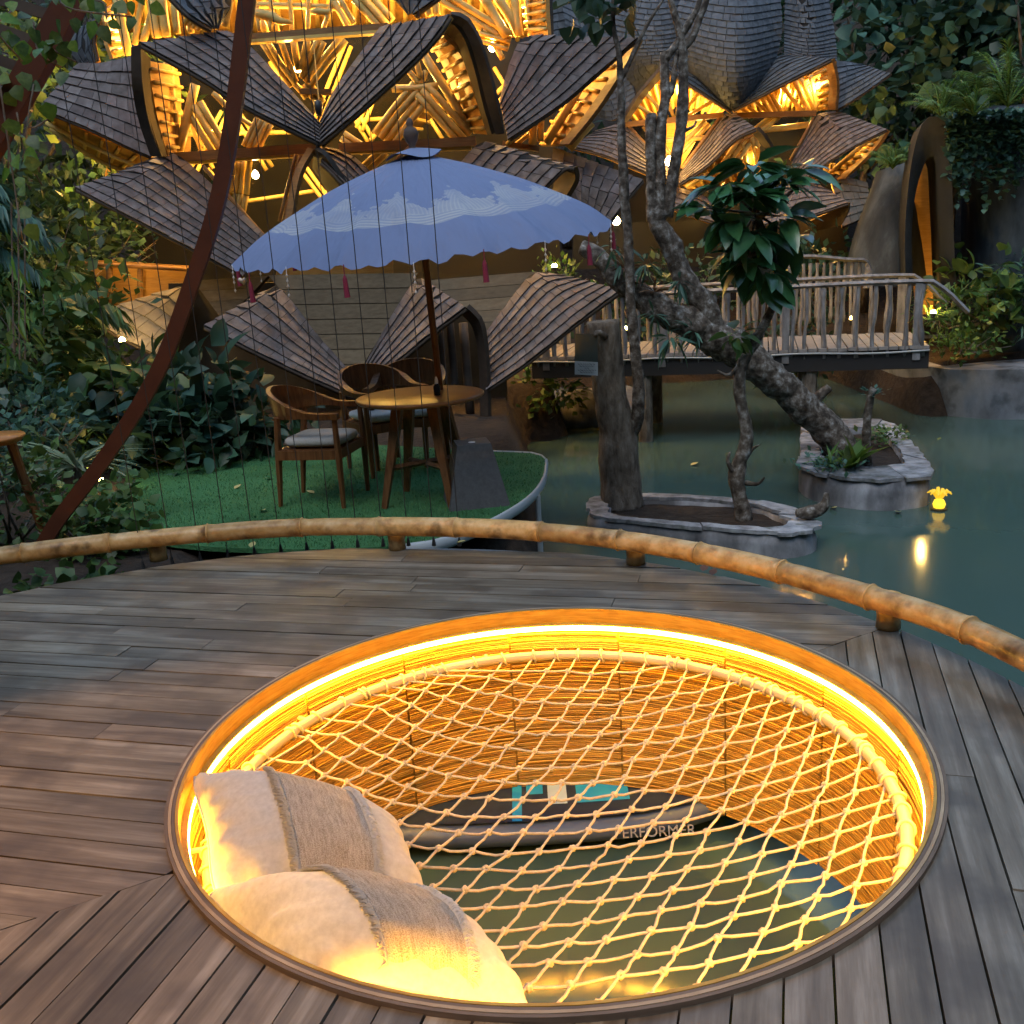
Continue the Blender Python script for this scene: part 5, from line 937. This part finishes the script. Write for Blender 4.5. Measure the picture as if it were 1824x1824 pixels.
# spot lights and lanterns
def fixture(name, label, cat, p, r=.045, watts=6, col=(1, .62, .15), es=30, lift=.1):
    p = np.asarray(p, float); t = thing(name, label, cat, p)
    MB().lathe([(.001, 0), (r*.8, 0), (r*.8, r*1.2), (r, r*1.3), (r, r*1.5), (.001, r*1.5)], p, 12).build('housing', plain('fitting_black', (.02, .02, .02), .5), t)
    MB().lathe([(.001, r*1.52), (r*.85, r*1.52), (r*.8, r*2.1), (r*.4, r*2.5), (.001, r*2.6)], p, 12).build('lens', plain('lens_warm', (1, .8, .4), emit=(1, .66, .16), es=es), t, True)
    l = bpy.data.lights.new('fixture_light', 'POINT'); l.energy = watts; l.color = col; l.shadow_soft_size = .04; o = bpy.data.objects.new('fixture_light', l); COL.objects.link(o); o.location = p+np.array([0, -.02, r*2.6+lift]); return t
fixture('spot_light', 'yellow garden spotlight glowing in the ferns at the bridge end', 'spotlight', AY(1662, 566, 11.5), .035, 3, es=40)
fixture('bollard_light', 'small round warm light on the path behind the bridge balusters', 'bollard light', AY(1518, 578, 13.2), .045, 1.2, es=14)
fixture('bollard_light', 'warm light seen through the balusters beside the sawn trunk', 'bollard light', AY(1114, 596, 13.6), .045, 1.2, es=12)
fixture('spot_light', 'garden spotlight glowing in leaves beyond the umbrella edge', 'spotlight', AY(988, 484, 13.0), .04, 3, es=40)
fixture('spot_light', 'garden spotlight under the pale shingled roof at left', 'spotlight', AY(219, 618, 10.6), .04, 3, es=40)
fixture('spot_light', 'tiny spotlight low in the shrubs near the arched beam', 'spotlight', AZ(182, 862, -.15), .02, .6, es=30)
fw = AZ(1672, 908, WZ); fwt = thing('floating_lantern', 'yellow floating lantern on the water right of the round planter', 'lantern', fw)
MB().lathe([(.001, .0), (.07, .0), (.07, .015), (.001, .015)], fw, 9).build('float', plain('float_dark', (.05, .04, .02), .7), fwt)
MB().lathe([(.001, .015), (.045, .02), (.055, .05), (.04, .09), (.001, .1)], fw, 9).build('shade', plain('shade_yellow', (.6, .38, .03), emit=(1, .60, .03), es=.35), fwt)
m = MB()
for k in range(9):
    a = k*.7; m.tube([fw+np.array([.02*math.cos(a), .02*math.sin(a), .11]), fw+np.array([.06*math.cos(a), .06*math.sin(a), .16+.01*(k % 3)]), fw+np.array([.10*math.cos(a), .10*math.sin(a), .15])], [.012, .018, .006], 5)
m.build('petals', plain('petal_yellow', (.6, .38, .03), emit=(1, .60, .03), es=.15), fwt, True)
# rocks on the far left shore
def rock(label, p, r, mt='stoned', name='shore_rock'):
    p = np.asarray(p, float); m = MB(); g = []
    for v in np.linspace(-PI/2, PI/2, 9): g.append([p+np.asarray(r)*np.array([math.cos(v)*math.cos(a), math.cos(v)*math.sin(a), math.sin(v)])*(1+.3*mnoise.noise((math.cos(a)*1.7+p[0]*3, math.sin(a)*1.7, v*1.3+p[1]))) for a in np.linspace(0, 2*PI, 15)])
    return tag(m.grid(np.array(g).transpose(1, 0, 2)).build(name, MT[mt], None, True), label, 'rock', 'rocks on the shore')
rock('pale rock at the waterline right of the building leg', AZ(893, 738, WZ+.1), (.22, .2, .28), 'stone'); rock('dark boulder by the water below the right roof hood', AZ(960, 735, WZ+.1), (.55, .4, .42)); rock('dark shore boulder behind the sawn trunk', AZ(1040, 735, WZ+.15), (.6, .4, .3)); rock('dark rock under the left end of the bridge', AZ(1100, 722, WZ), (.5, .5, .3))
# ------------------------------------------------------------------ arched steel frame with hanging strings
MT['rust'] = vary('rust_paint', [(.06, .016, .006), (.09, .026, .010)], 6, amp=.08, rough=.55, bump=.1, rshift=False); MT['wire'] = plain('wire', (.025, .022, .02), .6)
sf = thing('arched_frame', 'rust red curved steel frame with thin strings hanging to the deck', 'frame', AZ(85, 965, -.1))
fp_ = crv([AY(x, y, 5.25) for x, y in ((70, 985), (105, 925), (190, 812), (280, 665), (340, 510), (385, 370), (412, 230), (432, 70), (445, -60), (450, -200))], 60)
T_ = np.gradient(fp_, axis=0); g = []
for i in range(60):
    t = nrm(T_[i]); f = np.array([0, 1., 0]); s_ = nrm(np.cross(t, f)); hw, dp_ = .038, .022; g.append([fp_[i]+s_*hw-f*dp_, fp_[i]+s_*hw+f*dp_, fp_[i]-s_*hw+f*dp_, fp_[i]-s_*hw-f*dp_, fp_[i]+s_*hw-f*dp_])
MB().grid(g).build('arched_beam', MT['rust'], sf)
MB().tube([g_[1]+np.array([.004, 0, 0]) for g_ in g], .006, 5).build('edge_strip', plain('edge_grey', (.28, .27, .28), .5), sf, True)
top = []
for i in range(13):
    x = -1.93+.137*i; y = DC[1]+math.sqrt((DR+.07)**2-(x-DC[0])**2); top.append((x, y, 3.4))
    lo = -.02; P = [(x, y, 3.4), (x+.004*math.sin(i), y, 1.5), (x, y, lo)]
    MB().tube(P, .0024, 4).build('string', MT['wire'], sf); MB().lathe([(.001, .05), (.006, .04), (.012, 0), (.001, 0)], (x, y, lo), 8).build('string_weight', MT['wire'], sf)
MB().tube(crv([fp_[-1]]+top, 50), .02, 6).build('top_bar', MT['rust'], sf, True)
pg = thing('pergola', 'dark slatted timber pergola at the upper left corner', 'pergola', AY(-60, 300, 3.6))
def bar(parent, p, q, w, h, name, mat):
    p, q = np.asarray(p), np.asarray(q); t = nrm(q-p); f = nrm(np.cross(t, (0, 0, 1.))); u = np.cross(f, t); return MB().box((p+q)/2, (np.linalg.norm(q-p)/2, w, h), np.array([t, f, u])).build(name, MT[mat], parent)
bar(pg, AY(-60, 330, 3.6), AY(165, -60, 3.6), .03, .042, 'rafter', 'rust')
for (x0, y0, x1, y1) in ((-80, -25, 130, 40), (-80, 25, 95, 85), (-80, 78, 62, 130), (-80, 130, 35, 178), (-80, 185, 0, 222)): bar(pg, AY(x0, y0, 3.75), AY(x1, y1, 3.75), .022, .018, 'slat', 'fascia')
bar(pg, AY(-60, 340, 3.6), AZ(-60, 1010, 0), .03, .042, 'post', 'rust')
for k in range(26): bar(pg, (-4.2, -3.2+.2*k, 2.62), (-.75+.0*k, -3.2+.2*k, 2.62), .085, .012, 'roof_board', 'fascia')
for x in (-4.0, -2.5, -1.0): bar(pg, (x, -3.3, 2.56), (x, 1.95, 2.56), .03, .045, 'purlin', 'rust')
for x, y in ((-4.0, -3.0), (-1.0, -3.0), (-4.0, 1.2)): bar(pg, (x, y, 2.5), (x, y+.001, .0), .04, .04, 'post', 'rust')
# downlight on the pergola: its pool of warm light lies on the left of the deck
dl = thing('pergola_downlight', 'small black downlight fixed to the pergola, left of view', 'downlight', (-2.3, 1.7, 2.35))
MB().lathe([(.001, .12), (.04, .12), (.045, 0), (.04, 0), (.035, .03), (.001, .03)], (-2.3, 1.7, 2.35), 16).build('housing', plain('fitting_dark', (.03, .03, .03), .5), dl)
bar(dl, (-2.3, 1.7, 2.47), AY(-62, 120, 3.62), .012, .012, 'arm', 'rust')
l = bpy.data.lights.new('downlight', 'SPOT'); l.energy = 66; l.color = (1, .48, .10); l.spot_size = math.radians(66); l.spot_blend = .35; l.shadow_soft_size = .05; o = bpy.data.objects.new('downlight', l); COL.objects.link(o); o.location = (-2.3, 1.7, 2.34); o.rotation_euler = (math.radians(6), math.radians(-24), 0)
# ------------------------------------------------------------------ vegetation
def tree(name, label, base, h, blobs, mat, n, size, tmpl='small', group=None, tr=.12):
    """blobs: (centre offset, radii); crown of leaf clumps"""
    base = np.asarray(base, float); t = thing(name, label, 'tree', base, group); top_ = base+np.array([0, 0, h])
    m = MB().tube(crv([base, base+(top_-base)*.5+rng.normal(size=3)*.12, top_], 12), np.linspace(tr, tr*.35, 12), 8)
    for c, r in blobs: m.tube(crv([base+(top_-base)*.6, base+np.asarray(c)*.6+np.array([0, 0, h*.35]), base+np.asarray(c)], 7), np.linspace(tr*.4, .015, 7), 5)
    m.build('trunk', MT['bark'], t, True); lv = MB()
    tot = sum(np.prod(r)**(2/3) for c, r in blobs)
    for c, r in blobs:
        k = int(n*np.prod(r)**(2/3)/tot); cl = max(3, k//14); P0, d0 = blob(base+np.asarray(c), r, cl, .55)
        idx = rng.integers(0, cl, k); P = P0[idx]+rng.normal(size=(k, 3))*size*.9; d = d0[idx]+rng.normal(size=(k, 3))*.7; d[:, 2] -= .35
        scatter(lv, tmpl, P, d, rng.uniform(.6, 1.25, k)*size, spread=.5)
    lv.build('crown', MT[mat], t, True); return t
def shrub(name, label, base, r, mat, n, size, tmpl='small', group=None, h=None):
    base = np.asarray(base, float); t = thing(name, label, 'shrub', base, group); c = base+np.array([0, 0, r[2]*.75]); st_ = MB()
    for k in range(7): d = rng.normal(size=3); d[2] = abs(d[2])+.6; d = nrm(d); st_.tube([base+rng.normal(size=3)*.03*np.array([1, 1, 0]), base+d*np.asarray(r)*.5, base+d*np.asarray(r)*1.2], [.012, .009, .004], 5)
    st_.build('stem', MT['bark'], t, True); cl = max(4, n//12); P0, d0 = blob(c, r, cl, .35); idx = rng.integers(0, cl, n)
    d = d0[idx]+rng.normal(size=(n, 3))*.7; d[:, 2] += .15; scatter(MB(), tmpl, P0[idx]+rng.normal(size=(n, 3))*size*.8, d, rng.uniform(.55, 1.25, n)*size, spread=.5).build('foliage', MT[mat], t, True); return t
def fronds(name, label, base, dirs, length, mat, cat='palm', leaflet=.34, nl=26, stem=0, group=None, drop=.5):
    base = np.asarray(base, float); t = thing(name, label, cat, base, group); hub = base+np.array([0, 0, stem])
    if stem: MB().tube([base, hub], [.05, .03], 8).build('stem', MT['bark'], t, True)
    for (dx, dy, dz), k in dirs:
        d = nrm((dx, dy, dz)); L_ = length*k; s = np.linspace(0, 1, 14); P = hub+d[None]*(s*L_)[:, None]; P[:, 2] -= drop*L_*s**2.2
        o = MB().tube(P, np.linspace(.010, .002, 14), 5).build('frond', MT['fern'], t, True); T = np.gradient(P, axis=0); T /= np.linalg.norm(T, axis=1, keepdims=True); lv = MB()
        u = np.linspace(.16, .99, nl); Q = np.stack([np.interp(u, s, P[:, i]) for i in range(3)], 1); TT = np.stack([np.interp(u, s, T[:, i]) for i in range(3)], 1)
        for sg_ in (-1, 1):
            sd = np.cross(TT, (0, 0, 1))*sg_; D = TT*.75+sd*.8+np.array([0, 0, -.25])+rng.normal(size=(nl, 3))*.06; scatter(lv, 'strip', Q, D, leaflet*L_*(1-np.abs(u-.45)**1.5)*rng.uniform(.85, 1.1, nl), spread=.1)
        lv.build('leaflets', MT[mat], o, True)
    return t
def gz(px, py, Y): p = AY(px, py, Y); return np.array([p[0], p[1], ground_h(p[0], p[1])])
# left garden
fr_ = [((1, -.25, .9), 1.0), ((.9, .1, 1.3), 1.05), ((1, .2, .5), .95), ((.6, -.4, 1.5), 1.0), ((.2, -.2, 1.5), 1.0), ((-.5, .2, 1.2), 1), ((1, -.1, .15), .85), ((.9, -.5, .6), .8), ((.7, .3, .9), .9), ((1.1, 0, .75), 1.05)]
fronds('areca_palm', 'green areca palm with drooping fronds at the left edge', gz(-40, 900, 7.6), fr_, 1.0, 'leafb', stem=1.95)
fronds('areca_palm', 'darker areca palm farther back behind the arched beam', gz(60, 800, 9.6), fr_, 1.2, 'leaf', stem=1.2)
pd = gz(140, 850, 7.0); t = thing('spiky_plant', 'spiky variegated plant with narrow arching leaves left of the beam', 'plant', pd); n = 46
d = rng.normal(size=(n, 3)); d[:, 2] = np.abs(d[:, 2])*.9+.15; leaf_parts('leaf', 'blade', pd+np.array([0, 0, .33]), d, rng.uniform(.32, .6, n), vary('variegated', [(.09, .15, .07), (.26, .30, .2)], 3, amp=.4, rough=.5, bump=0, trl=.2), t, spread=.2); MB().tube([pd, pd+np.array([0, 0, .35])], .03, 7).build('stem', MT['bark'], t)
SH = [('leafy shrub at the far left below the table', (20, 930, 6.2), (.5, .4, .42), 'leaf', 520, .085, 'small'), ('creeping plant on the ground under the left end of the rail', (110, 1005, 4.9), (.5, .25, .12), 'leaf', 260, .075, 'heart'), ('low rounded shrub at the foot of the arched beam', (150, 945, 6.0), (.45, .35, .22), 'leaf', 420, .085, 'heart'), ('small leafed shrub between beam and turf', (215, 915, 6.6), (.3, .3, .2), 'leaf', 260, .08, 'heart'),
 ('tall green shrub at the left border behind the side table', (40, 800, 7.6), (.6, .5, .55), 'leafb', 620, .10, 'small'), ('pale leafed shrub left of the spiky plant', (90, 700, 8.6), (.6, .5, .4), 'leafb', 420, .13, 'broad'), ('feathery shrub above the side table', (10, 690, 8.0), (.6, .5, .55), 'leaf', 620, .10, 'strip'),
 ('dark broad leafed shrub behind the beam', (290, 800, 8.7), (.55, .45, .38), 'leafd', 230, .24, 'broad'), ('broad leafed shrub below the left roof hood', (370, 790, 8.9), (.55, .4, .42), 'leafd', 230, .26, 'broad'), ('big leafed shrub just behind the turf', (330, 815, 8.4), (.5, .3, .25), 'leafb', 110, .22, 'broad'), ('low dark shrub behind the left armchair', (450, 800, 8.7), (.45, .3, .3), 'leafd', 200, .2, 'broad'),
 ('glossy shrub with upright leaves beside the beam', (215, 730, 9.2), (.5, .4, .5), 'leaf', 160, .3, 'broad'), ('dark hedge shrub under the palm', (90, 660, 11), (.7, .6, .5), 'leafd', 620, .17, 'small'), ('dark hedge shrub at the left border', (20, 600, 10.5), (.9, .7, .9), 'leafd', 700, .17, 'small'), ('dark shrub below the pale roof hood', (250, 720, 10.2), (.7, .5, .28), 'leafd', 300, .18, 'broad'),
 ('tall shrub left of the arched beam foot', (60, 560, 9.0), (.7, .5, .6), 'leaf', 520, .14, 'small'), ('dark bush behind the palm crown', (30, 420, 11.5), (1.2, .8, 1.2), 'leafd', 900, .17, 'small'), ('dark bush under the left eave', (150, 400, 13.2), (1.2, .8, .9), 'leafd', 800, .17, 'small'), ('round shrub between the palm and the lit eave', (90, 540, 12.6), (.8, .8, .8), 'leafd', 700, .18, 'small'), ('bank shrub right of the spotlight', (1690, 560, 12.3), (.45, .4, .3), 'leaf', 420, .12, 'strip'), ('large leafed shrub on the bank at the right edge', (1760, 545, 12.4), (.6, .5, .4), 'leaf', 320, .2, 'broad'), ('bank shrub at the right border', (1840, 530, 12.4), (.6, .5, .5), 'leafb', 420, .16, 'strip'), ('small trailing shrub on the bank wall', (1720, 615, 12.0), (.5, .3, .18), 'leaf', 260, .09, 'small'),
 ('shrub behind the bridge railing at right', (1420, 600, 14.5), (.8, .6, .5), 'leafd', 420, .16, 'small'), ('shrub under the far hall left of the slim tree', (1230, 500, 15.5), (.9, .6, .5), 'leafd', 480, .17, 'small'), ('shrub under the far hall right of the slim tree', (1450, 480, 15.6), (.9, .6, .6), 'leafd', 480, .17, 'small'), ('shrub on the shore beneath the right roof hood', (985, 690, 12.6), (.5, .4, .3), 'leaf', 300, .12, 'small'), ('leaves round the glowing spotlight beyond the umbrella', (985, 500, 13.6), (.6, .4, .35), 'leaf', 380, .10, 'small'), ('creeper shrub on the bank behind the bridge', (1130, 560, 14.8), (.9, .5, .5), 'leafd', 480, .15, 'small')]
for lb, (px, py, Y), r, mt, n, s, tp in SH:
    b = gz(px, py, Y); p = AY(px, py, Y); b[2] = max(b[2], p[2]-r[2]*.6) if px > 1500 else b[2]; b[2] = p[2]-r[2]*.9 if (px > 900 and px < 1500) or (py < 570 and px < 900) else b[2]
    shrub('shrub', lb, b, r, mt, n, s, tp, 'garden shrubs')
lit = MB(); n = 420; P = np.array([gz(rng.uniform(20, 300), rng.uniform(640, 690), rng.uniform(9.4, 10.4)) for k in range(n)]); P[:, 2] += .12+rng.uniform(0, .22, n); scatter(lit, 'broad', P, rng.normal(size=(n, 3)), rng.uniform(.08, .17, n))
tag(lit.build('leaf_litter', vary('pale_litter', [(.13, .12, .09), (.26, .25, .2)], 4, amp=.5, rough=.7, bump=0), None, True), 'pale dry leaf litter on the garden bank behind the palm', kind='stuff')
# ferns on the ruin
for lb, (px, py, Y), L_, n, s in (('bright fern clump on top of the arch', (1675, 205, 12.5), .75, 22, 1), ('bright fern clump on the ruin at the right border', (1795, 190, 12.2), 1.0, 26, 1), ('fern clump in the middle of the ruin top', (1735, 205, 12.3), .7, 18, 1), ('grassy fern tuft on the concrete shell', (1590, 300, 14.0), .6, 30, 1), ('low fern at the spotlight by the bridge', (1655, 572, 11.5), .35, 12, 1), ('fern on the bank below the spotlight', (1690, 618, 11.9), .3, 10, 1)):
    dirs = [((rng.normal(), rng.normal()*.7, abs(rng.normal())*.8+.9), rng.uniform(.6, 1.1)) for k in range(n)]; fronds('fern', lb, AY(px, py, Y), dirs, L_, 'fern', 'fern', .16, 20, 0, 'ferns on the ruin and bank', .35)
vn = MB()
for k in range(150):
    x = rng.uniform(1690, 1824); y0 = rng.uniform(196, 240); L_ = rng.uniform(10, 120)*rng.random()+12; m_ = int(L_/5)+2
    p0 = AY(x, y0, Yr-.22); pts = p0+np.array([[.03*math.sin(q*1.3+k), -.05*rng.random(), -q*L_/m_*Yr/FPX] for q in range(m_)]); d = rng.normal(size=(m_, 3)); d[:, 1] -= .6; scatter(vn, 'heart', pts, d, rng.uniform(.05, .12, m_))
n = 700; P = np.array([AY(rng.uniform(1690, 1830), rng.uniform(200, 250), rng.uniform(Yr-.3, Yr+1.2)) for k in range(n)]); scatter(vn, 'small', P, rng.normal(size=(n, 3)), rng.uniform(.06, .14, n))
tag(vn.build('creeping_vines', MT['leafb'], None, True), 'creeping vines spilling over the top of the black ruin', kind='stuff')
# wooded slope behind
big = lambda s: [((0, 0, 3.2*s), (1.5*s, 1.2*s, 1.1*s)), ((1.1*s, .2, 2.5*s), (1.1*s, 1*s, .9*s)), ((-1.2*s, -.1, 2.6*s), (1.1*s, 1*s, .9*s)), ((.3*s, -.6*s, 1.7*s), (1.3*s, .9*s, .8*s)), ((-.5*s, -.2, 4.1*s), (1*s, .9*s, .8*s)), ((.9*s, .1, 3.9*s), (.9*s, .8*s, .8*s))]
for lb, (px, py, Y), s, mt, n, sz, tp in (('teal leafed tree leaning over the ruin at upper right', (1790, 300, 19.5), 1.6, 'leafb', 1700, .34, 'heart'), ('dark tree right of the grey roof', (1540, 420, 20), 1.5, 'leafd', 2200, .26, 'small'), ('dark tree behind the teal one at upper right', (1690, 360, 21), 1.8, 'leafd', 2400, .28, 'small'), ('dark tree at the upper right border', (1830, 330, 17.5), 1.4, 'leafd', 1800, .24, 'heart'), ('dark tree between the two buildings', (1010, 420, 22), 1.6, 'leafd', 1600, .28, 'small'), ('dark tree behind the left wing of the building', (60, 520, 14.5), 1.3, 'leafd', 1900, .22, 'small'), ('dark tree at the left border behind the palm', (-60, 600, 12.5), 1.3, 'leaf', 1500, .2, 'small'), ('tall dark tree behind the far hall', (1250, 380, 26), 2.3, 'leafd', 1500, .32, 'small'), ('tall dark tree far behind the near building', (560, 420, 24), 2.3, 'leafd', 1500, .32, 'small'), ('tree in the gap behind the lit eave at left', (230, 480, 18), 1.9, 'leafd', 1400, .28, 'small')):
    tree('garden_tree', lb, gz(px, py, Y), 3.0*s, big(s), mt, n, sz, tp, 'trees on the slope')
# twigs with round leaves at the top, from the sapling
lv = MB(); P = np.array([AY(rng.uniform(1010, 1125), rng.uniform(-20, 50), Y1+rng.uniform(-.2, .2)) for k in range(40)]); scatter(lv, 'heart', P, rng.normal(size=(40, 3))+np.array([0, 0, -.8]), rng.uniform(.10, .2, 40)); lv.build('crown', MT['leafd'], st, True)
# vine with heart leaves on the pergola
vt = thing('heart_leaf_vine', 'bright heart leafed vine hanging from the pergola at upper left', 'vine', AY(60, 120, 3.5)); lv = MB(); ld = MB()
for (x0, y0, x1, y1, k) in ((100, -20, 235, 30, 13), (150, -10, 250, -5, 10), (60, 40, 110, 120, 9), (20, 20, 40, 110, 9), (100, 60, 135, 110, 6), (0, 150, 40, 430, 9), (30, 200, 75, 330, 5), (-10, 100, 15, 300, 8), (60, 150, 90, 210, 5), (170, 0, 190, 35, 5)):
    Yv = rng.uniform(3.2, 3.6); A, B = AY(x0, y0, Yv), AY(x1, y1, Yv); C = crv([A, (A+B)/2+rng.normal(size=3)*.04, B], 12); MB().tube(C, .003, 5).build('runner', MT['bark'], vt, True)
    u = rng.random(k)[:, None]; P = A+(B-A)*u+rng.normal(size=(k, 3))*.025; d = rng.normal(size=(k, 3))*.5+np.array([.1, -.2, -.9]); h2 = k//2; leaf_parts('leaf', 'heart', P[:h2], d[:h2], rng.uniform(.04, .065, h2), MT['leafy'], vt, up=(0, -1, .4)); leaf_parts('leaf', 'heart', P[h2:], d[h2:], rng.uniform(.04, .065, k-h2), MT['leaf'], vt, up=(0, -1, .4))
n = 30; P = np.array([AY(rng.uniform(0, 60), rng.uniform(380, 640), rng.uniform(4.6, 5.6)) for k in range(n)]); t = thing('climbing_vine', 'thin climber with yellow green leaves in front of the palm', 'vine', P[0]); scatter(MB(), 'strip', P, rng.normal(size=(n, 3))*.4+np.array([.5, 0, -.8]), rng.uniform(.08, .16, n)).build('foliage', MT['leafy'], t, True)
for q in range(3): MB().tube([AY(20+12*q, 360, 5.0), AY(25+10*q, 640, 5.0)], .004, 5).build('runner', MT['bark'], t)
